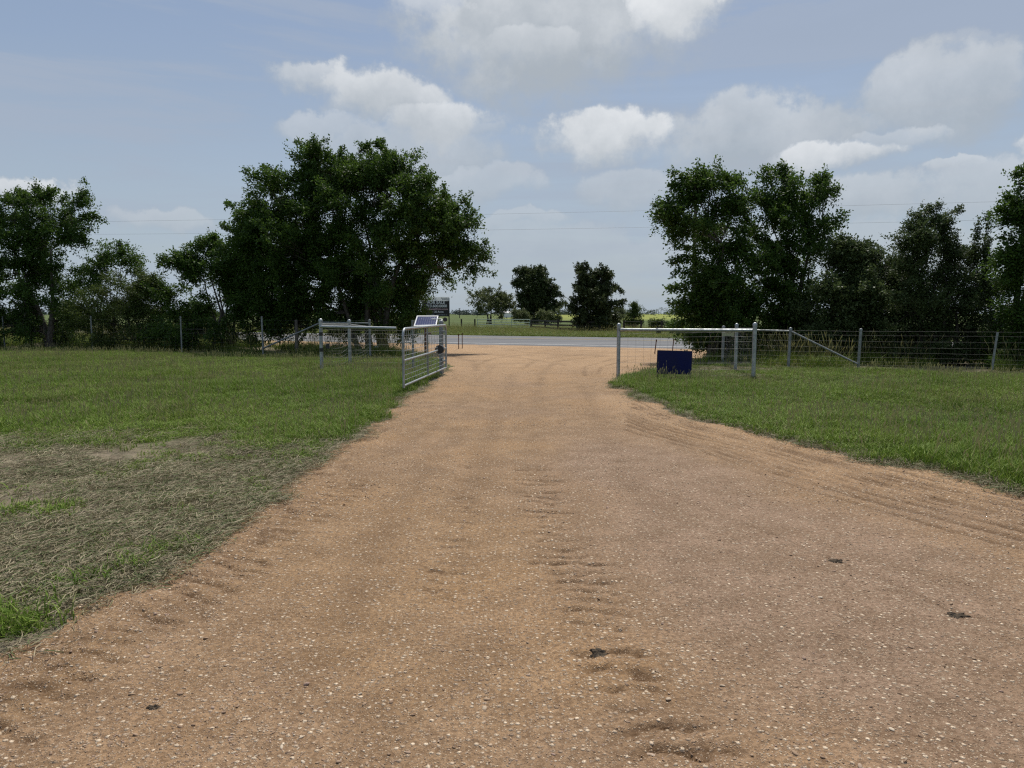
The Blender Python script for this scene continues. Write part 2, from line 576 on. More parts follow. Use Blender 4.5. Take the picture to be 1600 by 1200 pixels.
# pebbles
m, n, out = new_mat('pebble_stone')
rnd = n.n('ShaderNodeObjectInfo').outputs['Random']
cr = n.n('ShaderNodeValToRGB')
n.link(rnd, cr.inputs[0])
els = cr.color_ramp.elements
els[0].position, els[0].color = 0.0, (0.27, 0.18, 0.12, 1)
els[1].position, els[1].color = 1.0, (0.66, 0.56, 0.43, 1)
for p_, c_ in ((0.25, (0.30, 0.20, 0.13, 1)), (0.55, (0.40, 0.28, 0.18, 1)), (0.72, (0.36, 0.25, 0.2, 1)), (0.86, (0.52, 0.41, 0.29, 1))):
    e = els.new(p_)
    e.color = c_
g = n.n('ShaderNodeTexCoord').outputs['Object']
f = n.noise(g, 3, 4)
principled(n, out, n.mix(n.math('MULTIPLY', f, 0.6), cr.outputs[0], n.mix(0.5, cr.outputs[0], (0.3, 0.2, 0.13))), 0.85, 0, n.noise(g, 8, 3), 0.4, 0.1, 0.25)
M['pebble'] = m
M['tar'] = worn('dark_asphalt_scrap', (0.03, 0.027, 0.024), (0.12, 0.09, 0.06), 90, 0.95, spec=0.05)

# ------------------------------------------------------------------ ground sheet and driveway
SLOPE = 0.447
LEFT = np.array([(-2.6, -8), (-2.5, 2.0), (-2.45, 3.26), (-2.37, 3.62), (-2.29, 4.33), (-2.19, 5.28), (-2.15, 7.02), (-1.97, 8.82), (-2.0, 11.06),
                 (-1.98, 13.65), (-1.9, 16.16), (-1.77, 17.79), (-1.89, 20.96), (-2.6, 25.0), (-4.4, 28.3), (-8.5, 32.0), (-16, 38), (-16, 44)])
RIGHT = np.array([(9.0, -8), (6.6, 2.0), (5.4, 4.4), (4.51, 6.14), (4.15, 6.96), (3.74, 8.19), (3.3, 9.05), (2.84, 10.4), (2.57, 11.81), (2.44, 13.44),
                  (2.28, 15.73), (2.55, 17.2), (3.57, 19.79), (5.1, 21.9), (7.12, 25.48), (10, 28), (15, 28), (15, 44)])


def drive_dist(x, y):
    """>0 inside the drive (metres from its edge, roughly)"""
    xl = np.interp(y, LEFT[:, 1], LEFT[:, 0])
    xr = np.interp(y, RIGHT[:, 1], RIGHT[:, 0])
    return np.minimum(x - xl, xr - x)


def road_near(x):
    return 36.3 - SLOPE * x


xs = np.concatenate([-8 - np.geomspace(0.06, 62, 70)[::-1], np.arange(-8, -4.0, 0.06), np.arange(-4.0, 5.5, 0.026), np.arange(5.5, 10, 0.06), 10 + np.geomspace(0.06, 60, 70)])
ys = np.concatenate([np.arange(-8, 1.8, 0.5), np.arange(1.8, 5, 0.015), np.arange(5, 7, 0.026), np.arange(7, 20, 0.07), np.arange(20, 36, 0.16), np.arange(36, 66, 0.5)])
GX, GY = np.meshgrid(xs, ys)
D = drive_dist(GX, GY)
rag = fbm(GX, GY, 1.3, 4) * 0.55 + fbm(GX, GY, 7.0, 3) * 0.22
Dr = D + rag
flat = np.clip((road_near(GX) - GY) / 3.0, 0, 1)          # settles to the road level
border = np.clip(np.minimum(np.minimum(GX - xs[0], xs[-1] - GX), np.minimum(66 - GY, GY + 8)) / 4, 0, 1)
Hh = fbm(GX, GY, 0.25, 3) * 0.06 + fbm(GX, GY, 1.1, 3) * 0.03
lawn_h = 0.02 + fbm(GX, GY, 3.0, 3) * 0.035 + fbm(GX, GY, 12.0, 2) * 0.02
drive_h = fbm(GX, GY, 2.2, 3) * 0.018 + fbm(GX, GY, 9.0, 4, 0.6) * 0.012 + fbm(GX, GY, 26.0, 2) * 0.006
kin = np.clip(Dr / 0.35 + 0.5, 0, 1)
Hh = Hh + lawn_h * (1 - kin) + drive_h * kin
# loose gravel windrow along the drive edge
Hh += 0.03 * np.exp(-((Dr - 0.28) / 0.2) ** 2) * (0.5 + fbm(GX, GY, 6, 3))
# rough, churned gravel in the strip along the left edge
rough = np.clip((0.75 - Dr) / 0.5, 0, 1) * (Dr > 0) * (GX < 0) * np.clip((14 - GY) / 6, 0, 1)
Hh += rough * (fbm(GX, GY, 7.5, 3, 0.65) * 0.035 + np.maximum(0, fbm(GX, GY, 3.0, 3)) * 0.03)
rutm = np.clip(rough * np.clip(-fbm(GX + 3, GY, 6.5, 4, 0.65) * 5 - 0.25, 0, 1), 0, 0.75)


def path_dist(path, wob=0.0):
    """distance from a poly-line and the length along it"""
    best = np.full(GX.shape, 1e9)
    along = np.zeros_like(GX)
    side = np.zeros_like(GX)
    acc = 0
    for (a, b) in zip(path[:-1], path[1:]):
        a, b = np.array(a), np.array(b)
        L = np.linalg.norm(b - a)
        t = np.clip(((GX - a[0]) * (b[0] - a[0]) + (GY - a[1]) * (b[1] - a[1])) / L ** 2, 0, 1)
        dx, dy = GX - a[0] - t * (b[0] - a[0]), GY - a[1] - t * (b[1] - a[1])
        d = np.hypot(dx, dy)
        mk = d < best
        best = np.where(mk, d, best)
        along = np.where(mk, acc + t * L, along)
        side = np.where(mk, (dx * (b[1] - a[1]) - dy * (b[0] - a[0])) / L, side)
        acc += L
    return best, along, side


def tread(path, width, pitch, depth, strength):
    """ragged crosswise tread bites of a tractor tyre"""
    global Hh, rutm
    d, s, sd_ = path_dist(path)
    jitter = fbm(GX, GY, 5.5, 4, 0.62) * 1.05 + sd_ * 0.9
    ph = (s + jitter * pitch * 1.2) / pitch
    k = np.floor(ph)
    amp = _perm[(k.astype(int) * 7) & 511, 3]
    bite = np.exp(-(((ph - k) - 0.5) / 0.125) ** 2) * np.clip(amp * 1.3 + 0.2, 0, 1)
    wd = np.exp(-np.clip(d / (width * (0.6 + 0.7 * amp)), 0, 9) ** 4) * np.clip(s * 3, 0, 1)
    bite = bite * wd * np.clip(0.85 + fbm(GX, GY, 20, 3) * 2.6, 0, 1.3)
    lip = np.exp(-(((ph - k) - 0.85) / 0.14) ** 2) * wd * 0.5
    Hh = Hh - depth * bite + depth * 0.6 * lip
    rutm = np.maximum(rutm, np.clip(bite * strength * 1.5, 0, 1))


tread([(0.75, 1.9), (0.56, 2.56), (0.5, 2.78), (0.44, 3.36), (0.46, 4.02), (0.31, 4.69), (0.26, 6.03), (0.2, 7.4)], 0.2, 0.155, 0.023, 0.9)
tread([(-2.05, 1.9), (-1.97, 2.99), (-1.95, 3.5), (-1.83, 3.92), (-1.69, 4.57), (-1.6, 5.63), (-1.5, 6.8)], 0.23, 0.15, 0.021, 0.85)
tread([(-0.38, 3.6), (-0.42, 4.6), (-0.4, 6.0), (-0.36, 7.5)], 0.14, 0.15, 0.011, 0.6)


def groove(path, width, depth, strength):
    global Hh, rutm
    d, s, _ = path_dist(path)
    g = np.exp(-(d + fbm(GX, GY, 9, 2) * 0.02) ** 2 / width ** 2) * np.clip(0.75 + fbm(GX, GY, 2.5, 3) * 1.8, 0, 1)
    Hh = Hh - depth * g
    rutm = np.maximum(rutm, g * strength)


for k, o in enumerate((0.22, 0.36, 0.45, 0.56, 0.70, 0.80, 0.95, 1.10, 1.28, 1.5)):
    pth = []
    for yy in np.arange(4.2, 13.2 - 0.35 * k, 0.4):
        xr = np.interp(yy, RIGHT[:, 1], RIGHT[:, 0])
        pth.append((xr - o - 0.05 * math.sin(yy * 0.9 + k) - 0.02 * k * max(0, 9 - yy) * 0.3, yy))
    groove(pth, 0.026 + 0.012 * (k % 3), 0.020, 1.0)
groove([(1.3, 6.4), (1.75, 5.4), (2.1, 4.5), (2.35, 3.7), (2.9, 3.1)], 0.02, 0.006, 0.55)
groove([(-2.25, 4.2), (-1.9, 3.95), (-1.62, 3.6)], 0.03, 0.014, 0.7)
# faint packed wheel tracks running up to the gate
for pth in ([(-1.5, 6.5), (-1.25, 9), (-0.95, 13), (-0.75, 18), (-0.6, 22)], [(0.2, 7), (0.25, 9), (0.4, 13), (0.75, 18), (0.9, 22)], [(-0.38, 6), (-0.3, 9), (-0.1, 14), (0.0, 19)], [(1.1, 4.5), (1.15, 7), (1.3, 11), (1.6, 16)], [(-0.9, 3), (-0.95, 6), (-0.75, 10)]):
    groove(pth, 0.13, 0.006, 0.33)
# tyre arcs on the apron
for pth in ([(-1.2, 22), (-0.6, 26), (1.5, 30), (5, 32.5)], [(0.3, 21), (0.9, 25), (3, 28.5), (7, 30.5)], [(1.7, 22), (0.4, 26), (-2, 30), (-6, 33.5)], [(-1.0, 20), (-1.3, 24), (-2.6, 28), (-5, 31)], [(0.6, 16), (0.9, 20), (1.5, 24), (3.6, 27)]):
    groove(pth, 0.12, 0.02, 0.5)
for pth in ([(-2.2, 27.5), (-0.5, 28.2), (1.2, 30.5), (2.2, 33)], [(4.5, 26.5), (2.2, 27.5), (0.5, 30), (-0.5, 33.5)], [(-2.6, 30.5), (0.5, 31.0), (4, 31.2)], [(2.3, 19), (2.7, 21.5), (4.2, 24.5), (7, 27.2)], [(1.9, 18.5), (2.2, 21.5), (3.6, 25)], [(-1.5, 24.4), (-0.2, 24.6), (0.6, 24.2)]):
    groove(pth, 0.06, 0.03, 0.75)
border3 = np.clip((36 - GY) / 2, 0, 1)
Hh = Hh * flat * border
Hh -= 0.16 * (1 - flat) * 0                               # level with the road bed
Hh = np.where(GY > road_near(GX) - 0.1, -0.02, Hh)
# mounded soil about the outer gate posts
for (mx_, my_, mr, mh) in ((5.77, 17.1, 0.9, 0.05), (-5.19, 19.5, 0.7, 0.05), (6.2, 19.6, 1.4, 0.06)):
    Hh += mh * np.exp(-((GX - mx_) ** 2 + (GY - my_) ** 2) / mr ** 2)
for (mx_, my_, r_) in ((0.41, 3.2, 0.12),):
    pass


def ground_z(x, y):
    x, y = np.atleast_1d(np.asarray(x, float)), np.atleast_1d(np.asarray(y, float))
    i = np.clip(np.searchsorted(xs, x) - 1, 0, len(xs) - 2)
    j = np.clip(np.searchsorted(ys, y) - 1, 0, len(ys) - 2)
    tx = np.clip((x - xs[i]) / (xs[i + 1] - xs[i]), 0, 1)
    ty = np.clip((y - ys[j]) / (ys[j + 1] - ys[j]), 0, 1)
    z = (Hh[j, i] * (1 - tx) + Hh[j, i + 1] * tx) * (1 - ty) + (Hh[j + 1, i] * (1 - tx) + Hh[j + 1, i + 1] * tx) * ty
    return np.where((x < xs[0]) | (x > xs[-1]) | (y > 66), 0.0, z)


def gz(x, y):
    return float(ground_z(x, y)[0])


# worn, cut-over patch of the left lawn (0..1), and bare soil at posts and hedge
PATCH = np.array([(-14, 3.0), (-14, 8.2), (-9, 8.9), (-6.4, 8.9), (-5.4, 8.7), (-3.75, 9.2), (-2.6, 8.6), (-2.0, 8.0), (-2.0, 3.9), (-2.9, 3.75), (-6, 3.6)])


def in_poly(x, y, P):
    ins = np.zeros(np.shape(x), bool)
    j = len(P) - 1
    for i in range(len(P)):
        xi, yi, xj, yj = P[i][0], P[i][1], P[j][0], P[j][1]
        c = ((yi > y) != (yj > y)) & (x < (xj - xi) * (y - yi) / (yj - yi + 1e-12) + xi)
        ins ^= c
        j = i
    return ins


def worn_at(x, y):
    wx, wy = x + fbm(x, y, 0.8, 3) * 1.3, y + fbm(x + 40, y, 0.8, 3) * 1.1
    a = sum(in_poly(wx, wy + k, PATCH).astype(float) for k in (-1.0, -0.7, -0.4, 0.0, 0.4, 0.7, 1.0)) / 7
    low = np.clip((y - 3.68 - 0.2 * (x + 2.4)) / 0.12, 0, 1) * np.clip((7.5 - y) / 1.0, 0, 1) * (x < -1.9) * (x > -9)
    return np.maximum(a, low * 0.95)


def fence_line(x):
    return 23.4 - 0.385 * x


def bare_at(x, y):
    b = worn_at(x, y)
    b = np.maximum(b, np.exp(-(drive_dist(x, y) / 0.3) ** 2) * 0.9)
    hedge = np.clip((y - fence_line(x) + 0.6 + fbm(x, y, 0.9, 3) * 1.2) / 0.8, 0, 1) * np.clip((road_near(x) - 1.5 - y) / 2, 0, 1)
    b = np.maximum(b, hedge * 0.8)
    for (mx_, my_, mr) in ((5.8, 17.0, 1.0), (-5.1, 19.5, 0.85), (6.2, 19.8, 1.6), (-5.0, 21.5, 0.8)):
        b = np.maximum(b, np.exp(-((x - mx_) ** 2 + (y - my_) ** 2) / mr ** 2) * 1.0)
    return b


nx, ny = len(xs), len(ys)
idx = np.arange(nx * ny).reshape(ny, nx)
quad = np.stack([idx[:-1, :-1], idx[:-1, 1:], idx[1:, 1:], idx[1:, :-1]], -1).reshape(-1, 4)
fin = ((Dr[:-1, :-1] + Dr[1:, 1:]) / 2).reshape(-1) > 0
fy = ((GY[:-1, :-1] + GY[1:, 1:]) / 2).reshape(-1)
fx = ((GX[:-1, :-1] + GX[1:, 1:]) / 2).reshape(-1)
CO = np.stack([GX, GY, Hh], -1).reshape(-1, 3)
greym = np.clip(np.exp(-((GX - 1.6 + 0.1 * (GY - 5)) / 1.1) ** 2) * np.exp(-((GY - 5.5) / 3.6) ** 2) * 1.4 + 0.12 + fbm(GX, GY, 0.8, 3) * 1.2, 0, 1)
greym = np.clip(greym, 0, 1) * np.clip(D / 0.6, 0, 1)
palem = np.clip((GY - 14) / 11, 0, 0.9) * np.clip(0.8 + fbm(GX, GY, 0.5, 3) * 1.5, 0, 1)
palem = np.maximum(palem, 0.5 * np.clip((GX - (np.interp(GY, RIGHT[:, 1], RIGHT[:, 0]) - 1.2)) / 0.6, 0, 1) * (GY < 14))


slab_ = np.clip(1 - np.abs(GX - 0.2) / 0.9, 0, 1) ** 0.3 * (np.abs(GX - 0.2) < 0.9) * np.clip((0.55 - np.abs(GY - 22.0 - 0.15 * GX)) / 0.12, 0, 1)
palem = np.maximum(palem, slab_)
palem = palem * (1 - 0.6 * np.clip(fbm(GX + 9, GY, 0.9, 4) * 4, 0, 1) * (GY > 16))


def sub_sheet(name, faces, mat, attrs):
    used, inv = np.unique(faces, return_inverse=True)
    me = bpy.data.meshes.new(name)
    me.vertices.add(len(used))
    me.vertices.foreach_set('co', CO[used].reshape(-1).astype(np.float32))
    k = len(faces)
    me.loops.add(k * 4)
    me.loops.foreach_set('vertex_index', inv.reshape(-1).astype(np.int32))
    me.polygons.add(k)
    me.polygons.foreach_set('loop_start', np.arange(0, k * 4, 4, dtype=np.int32))
    me.polygons.foreach_set('loop_total', np.full(k, 4, np.int32))
    me.polygons.foreach_set('use_smooth', np.ones(k, bool))
    for a_, v_ in attrs.items():
        at_ = me.attributes.new(a_, 'FLOAT', 'POINT')
        at_.data.foreach_set('value', v_.reshape(-1)[used].astype(np.float32))
    me.update(calc_edges=True)
    me.materials.append(mat)
    o = bpy.data.objects.new(name, me)
    COL.objects.link(o)
    return tag(o, kind='structure')


tag(sub_sheet('driveway', quad[fin], M['drive'], {'grey': greym, 'rut': rutm, 'pale': palem}), 'tan gravel driveway leading from the foreground to the road')
BARE = bare_at(GX, GY)
tag(sub_sheet('ground', quad[~fin], M['soil'], {'bare': BARE}), 'lawn ground either side of the gravel driveway')

# pasture out to the horizon: a ring round the near sheet
x0, x1, y0, y1 = xs[0], xs[-1], ys[0], ys[-1]
F = 6000
mb = MB()
for q in ([(x0, y1), (x1, y1), (F, F), (-F, F)], [(x1, y1), (x1, y0), (F, -F), (F, F)], [(x1, y0), (x0, y0), (-F, -F), (F, -F)], [(x0, y0), (x0, y1), (-F, F), (-F, -F)]):
    zz = [-0.02 if abs(a) < 1000 and b > 60 else 0.0 for (a, b) in q]
    mb.add([(a, b, -0.02) for (a, b), c in zip(q, zz)], [(3, 2, 1, 0)])
o = tag(mb.build('pasture', M['pasture'], smooth=False), 'green pasture running from the road to the horizon', kind='structure')

# ------------------------------------------------------------------ road
DIRR = np.array((1, -SLOPE, 0)) / math.hypot(1, SLOPE)
NRM = np.array((SLOPE, 1, 0)) / math.hypot(1, SLOPE)
P0 = np.array((0, 36.3, 0))
ROADW = 12.6


def road_strip(name, mat, n0, n1, z, s0=-300, s1=300, parent=None, step=0):
    mb = MB()
    a, b, c, d = P0 + DIRR * s0 + NRM * n0, P0 + DIRR * s1 + NRM * n0, P0 + DIRR * s1 + NRM * n1, P0 + DIRR * s0 + NRM * n1
    vs = [np.array((p[0], p[1], z)) for p in (a, b, c, d)]
    mb.add(vs, [(0, 1, 2, 3)])
    return mb.build(name, mat, parent, smooth=False)


mb = MB()
prof = [(-0.5, -0.03), (0, 0.03), (ROADW / 2, 0.11), (ROADW, 0.03), (ROADW + 0.6, -0.05)]
vs_, fs_ = [], []
for s in (-400, 400):
    for (nn, zz) in prof:
        p = P0 + DIRR * s + NRM * nn
        vs_.append((p[0], p[1], zz))
for i in range(len(prof) - 1):
    fs_.append((i, i + 5, i + 6, i + 1))
mb.add(vs_, fs_)
road = tag(mb.build('road', M['asphalt'], smooth=False), 'two lane grey asphalt road crossing behind the gate', kind='structure')


def rz(nn):
    return float(np.interp(nn, [p[0] for p in prof], [p[1] for p in prof]))


def marking(n0, n1, mat, name, s0=-400, s1=400):
    mb = MB()
    vs_ = []
    for s in (s0, s1):
        for nn in (n0, n1):
            p = P0 + DIRR * s + NRM * nn
            vs_.append((p[0], p[1], rz(nn) + 0.004))
    mb.add(vs_, [(0, 2, 3, 1)])
    return mb.build(name, mat, road, smooth=False)


marking(0.55, 0.72, M['road_white'], 'edge_line')
marking(ROADW - 0.6, ROADW - 0.42, M['road_white'], 'edge_line')
marking(ROADW / 2 + 0.08, ROADW / 2 + 0.2, M['road_yellow'], 'centre_line')
marking(ROADW / 2 - 0.2, ROADW / 2 - 0.08, M['road_yellow'], 'centre_line')


# ------------------------------------------------------------------ scatter by geometry nodes (stuff only)
def scatter(name, pts, rot, scl, protos, mat, label):
    n_ = len(pts)
    me = bpy.data.meshes.new(name)
    me.vertices.add(n_)
    me.vertices.foreach_set('co', pts.astype(np.float32).reshape(-1))
    a = me.attributes.new('rot', 'FLOAT_VECTOR', 'POINT')
    a.data.foreach_set('vector', rot.astype(np.float32).reshape(-1))
    a = me.attributes.new('scl', 'FLOAT_VECTOR', 'POINT')
    a.data.foreach_set('vector', scl.astype(np.float32).reshape(-1))
    a = me.attributes.new('pick', 'INT', 'POINT')
    a.data.foreach_set('value', RNG.integers(0, len(protos), n_).astype(np.int32))
    o = bpy.data.objects.new(name, me)
    COL.objects.link(o)
    me.materials.append(mat)
    coll = bpy.data.collections.new(name + '_pieces')
    for p_ in protos:
        coll.objects.link(p_)
    ng = bpy.data.node_groups.new(name + '_nodes', 'GeometryNodeTree')
    ng.interface.new_socket('Geometry', in_out='INPUT', socket_type='NodeSocketGeometry')
    ng.interface.new_socket('Geometry', in_out='OUTPUT', socket_type='NodeSocketGeometry')
    gi, go = ng.nodes.new('NodeGroupInput'), ng.nodes.new('NodeGroupOutput')
    iop = ng.nodes.new('GeometryNodeInstanceOnPoints')
    ci = ng.nodes.new('GeometryNodeCollectionInfo')
    ci.inputs['Collection'].default_value = coll
    ci.inputs['Separate Children'].default_value = True
    ci.inputs['Reset Children'].default_value = True

    def named(nm, typ):
        x_ = ng.nodes.new('GeometryNodeInputNamedAttribute')
        x_.data_type = typ
        x_.inputs['Name'].default_value = nm
        return next(s for s in x_.outputs if s.enabled and s.name == 'Attribute')
    ng.links.new(gi.outputs[0], iop.inputs['Points'])
    ng.links.new(ci.outputs[0], iop.inputs['Instance'])
    iop.inputs['Pick Instance'].default_value = True
    ng.links.new(named('pick', 'INT'), iop.inputs['Instance Index'])
    ng.links.new(named('rot', 'FLOAT_VECTOR'), iop.inputs['Rotation'])
    ng.links.new(named('scl', 'FLOAT_VECTOR'), iop.inputs['Scale'])
    ng.links.new(iop.outputs[0], go.inputs[0])
    md = o.modifiers.new('scatter', 'NODES')
    md.node_group = ng
    return tag(o, label, kind='stuff')


def clump(name, mat, n_, radius, hmin, hmax, width, lean, seeds=0, flat=False):
    """a tuft of bent grass blades: three-sided strips, one tint per blade"""
    vs_, fs_, tint = [], [], []
    for i in range(n_):
        a, r_ = RNG.random() * 6.283, radius * math.sqrt(RNG.random())
        bx, by = math.cos(a) * r_, math.sin(a) * r_
        h_ = hmin + (hmax - hmin) * RNG.random() ** 1.3
        d_ = RNG.random() * 6.283
        ln = lean * (0.3 + RNG.random()) * h_
        dx, dy = math.cos(d_), math.sin(d_)
        px_, py_ = -dy, dx
        w_ = width * (0.6 + 0.8 * RNG.random())
        k = len(vs_)
        t_ = RNG.random()
        if flat:
            z0 = 0.004 + 0.022 * RNG.random()
            z1 = z0 + 0.03 * (RNG.random() - 0.35)
            cv = (RNG.random() - 0.5) * 0.5 * h_
            prof_ = [(0, z0, 0, 1), (0.5, (z0 + z1) / 2 + 0.012 * RNG.random(), cv, 1), (1, max(z1, 0.003), 0, 0.4)]
            for (q, z_, c_, ww) in prof_:
                cx_, cy_ = bx + dx * h_ * (q - 0.5) + px_ * c_, by + dy * h_ * (q - 0.5) + py_ * c_
                vs_ += [(cx_ - px_ * w_ * ww / 2, cy_ - py_ * w_ * ww / 2, z_), (cx_ + px_ * w_ * ww / 2, cy_ + py_ * w_ * ww / 2, z_ + 0.002)]
            fs_ += [(k, k + 1, k + 3, k + 2), (k + 2, k + 3, k + 5, k + 4)]
            tint += [t_, t_]
        else:
            for (q, ww) in ((0, 1.0), (0.55, 0.8)):
                cx_, cy_, z_ = bx + dx * ln * q * q, by + dy * ln * q * q, h_ * q
                vs_ += [(cx_ - px_ * w_ * ww / 2, cy_ - py_ * w_ * ww / 2, z_), (cx_ + px_ * w_ * ww / 2, cy_ + py_ * w_ * ww / 2, z_)]
            vs_.append((bx + dx * ln, by + dy * ln, h_ * (1 - 0.25 * min(1, lean))))
            fs_ += [(k, k + 1, k + 3, k + 2), (k + 2, k + 3, k + 4)]
            tint += [t_, t_]
    for i in range(seeds):                                # thin stalks with a seed head
        a, r_ = RNG.random() * 6.283, radius * math.sqrt(RNG.random())
        bx, by, h_ = math.cos(a) * r_, math.sin(a) * r_, hmax * (1.15 + 0.6 * RNG.random())
        d_ = RNG.random() * 6.283
        dx, dy = math.cos(d_) * 0.25 * h_, math.sin(d_) * 0.25 * h_
        k = len(vs_)
        vs_ += [(bx, by, 0), (bx + 0.003, by, 0), (bx + dx * .8 + .002, by + dy * .8, h_ * .85), (bx + dx * .8 - .002, by + dy * .8, h_ * .85),
                (bx + dx + .008, by + dy, h_), (bx + dx - .008, by + dy, h_), (bx + dx * 1.1, by + dy * 1.1, h_ * 1.08)]
        fs_ += [(k, k + 1, k + 2, k + 3), (k + 3, k + 2, k + 4, k + 5), (k + 5, k + 4, k + 6)]
        tint += [0.99] * 3
    me = bpy.data.meshes.new(name)
    me.from_pydata(vs_, [], fs_)
    a = me.attributes.new('tint', 'FLOAT', 'FACE')
    a.data.foreach_set('value', np.array(tint, np.float32))
    me.materials.append(mat)
    return bpy.data.objects.new(name, me)


def rock(name, mat, seed):
    r_ = np.random.default_rng(seed)
    bm = bmesh.new()
    bmesh.ops.create_icosphere(bm, subdivisions=1 if seed % 2 else 2, radius=1)
    ax = r_.normal(size=(6, 3))
    ax /= np.linalg.norm(ax, axis=1)[:, None]
    for v in bm.verts:
        p_ = np.array(v.co)
        for a_ in ax:
            d_ = p_ @ a_
            if d_ > 0.72:
                p_ = p_ - a_ * (d_ - 0.72) * 0.8
        p_ = p_ * (1 + 0.10 * r_.normal())
        v.co = p_ * np.array((1.0, 0.78, 0.5))
    me = bpy.data.meshes.new(name)
    bm.to_mesh(me)
    bm.free()
    me.polygons.foreach_set('use_smooth', np.ones(len(me.polygons), bool))
    me.materials.append(mat)
    return bpy.data.objects.new(name, me)


def rnd_pts(n_, xlo, xhi, ylo, yhi, power=1.0):
    """points with more of them near the viewer's end of the range (power > 1)"""
    x = RNG.uniform(xlo, xhi, n_)
    y = ylo + (yhi - ylo) * RNG.random(n_) ** power
    return x, y


def finish_pts(x, y, smin, smax, tilt=0.12, hz=None, sink=0.0):
    n_ = len(x)
    z = ground_z(x, y) - sink
    rot = np.stack([RNG.normal(0, tilt, n_), RNG.normal(0, tilt, n_), RNG.uniform(0, 6.283, n_)], -1)
    s = RNG.uniform(smin, smax, n_)
    scl = np.stack([s, s, s * (hz if hz is not None else np.ones(n_))], -1)
    return np.stack([x, y, z], -1), rot, scl


# lawn
protos = [clump('grass_tuft', M['grass'], 46, 0.11, 0.04, 0.125, 0.0065, 0.75) for _ in range(6)] + [clump('grass_tuft', M['grass'], 40, 0.11, 0.05, 0.14, 0.006, 0.8, seeds=2) for _ in range(2)]
gx, gy = [], []
for (n_, a, b, c, d) in ((90000, -24, 26, 3.2, 12), (120000, -30, 26, 12, 32)):
    x, y = rnd_pts(n_, a, b, c, d)
    keep = (np.abs(x) < 0.78 * y + 3.6)
    gx.append(x[keep])
    gy.append(y[keep])
x, y = np.concatenate(gx), np.concatenate(gy)
dd = drive_dist(x, y) + fbm(x, y, 1.3, 4) * 0.55 + fbm(x, y, 7.0, 3) * 0.22
wn_ = worn_at(x, y)
bare_ = bare_at(x, y)
keep = (dd < -0.05) & (y < fence_line(x) + 0.3) & (RNG.random(len(x)) > np.clip(bare_ * 1.1 + fbm(x, y, 1.3, 4) * bare_ * 1.5, 0, 0.985))
x, y, wn_ = x[keep], y[keep], wn_[keep]
hz = np.clip(1.0 + fbm(x, y, 0.6, 4) * 1.7, 0.55, 1.6)
# taller uncut fringe by the gate on the left and round the blue sign
hz *= 1 + 0.55 * np.exp(-((x + 3.2) ** 2 + (y - 15.5) ** 2) / 9) + 0.35 * np.exp(-((x - 3.5) ** 2 + (y - 15) ** 2) / 5)
p_, r_, s_ = finish_pts(x, y, 0.8, 1.35, 0.1, hz * (1 - 0.4 * wn_), 0.005)
scatter('lawn_grass', p_, r_, s_, protos, M['grass'], 'green mown grass growing on the lawn both sides of the drive')

# lush tuft at the left border of the picture
n_ = 420
a, r_ = RNG.uniform(0, 6.283, n_), np.sqrt(RNG.random(n_))
x, y = -2.85 + 0.45 * r_ * np.cos(a) * 1.0, 3.45 + 0.2 * r_ * np.sin(a) + 0.0
y = 3.40 + 0.25 * (x + 2.95) * 0.5 + 0.11 * r_ * np.sin(a)
k_ = RNG.random(n_) < np.clip((0.05 - drive_dist(x, y) - fbm(x, y, 3.0, 3) * 0.5) / 0.35, 0, 1)
p_, r_, s_ = finish_pts(x[k_], y[k_], 0.6, 0.95, 0.45, RNG.uniform(0.3, 0.6, k_.sum()), 0.0)
scatter('edge_grass', p_, r_, s_, protos, M['grass'], 'lush green grass clump at the drive edge in the lower left')

# dead cut grass on the worn patch and along the edges of the drive
sprotos = [clump('straw_tuft', M['straw'], 22, 0.15, 0.03, 0.12, 0.003, 1.0, flat=True) for _ in range(7)]
x, y = rnd_pts(60000, -14, 0, 3.2, 10.2)
keep = (np.abs(x) < 0.78 * y + 3.6)
x, y = x[keep], y[keep]
dd = drive_dist(x, y) + fbm(x, y, 1.3, 4) * 0.55
wv = worn_at(x, y) * (dd < 0.1)
dens_ = np.clip(wv * (0.7 + fbm(x, y, 0.7, 4) * 3.0), 0, 1)
k1 = RNG.random(len(x)) < dens_ * 0.68
ex, ey = rnd_pts(90000, -6, 9, 3.0, 20)
de = drive_dist(ex, ey) + fbm(ex, ey, 1.3, 4) * 0.55 + fbm(ex, ey, 7.0, 3) * 0.22
k2 = (np.abs(de + 0.04) < 0.08) & (RNG.random(len(ex)) < np.clip(0.35 + fbm(ex, ey, 0.7, 3) * 2, 0, 0.7)) & (np.abs(ex) < 0.78 * ey + 3.6)
hx, hy = rnd_pts(26000, -30, 20, 14, 36)
dh = hy - fence_line(hx) + fbm(hx, hy, 0.9, 3) * 1.2
k3 = (np.abs(dh) < 0.55) & (drive_dist(hx, hy) < -0.2) & (RNG.random(len(hx)) < 0.9)
px_, py_ = rnd_pts(9000, 3.5, 8, 15, 22)
k4 = bare_at(px_, py_) * (drive_dist(px_, py_) < -0.2) > RNG.random(len(px_)) * 1.6
x, y = np.concatenate([x[k1], ex[k2], hx[k3], px_[k4]]), np.concatenate([y[k1], ey[k2], hy[k3], py_[k4]])
p_, r_, s_ = finish_pts(x, y, 0.7, 1.3, 0.06)
scatter('dead_grass', p_, r_, s_, sprotos, M['straw'], 'dry straw and cut grass lying on the worn soil')
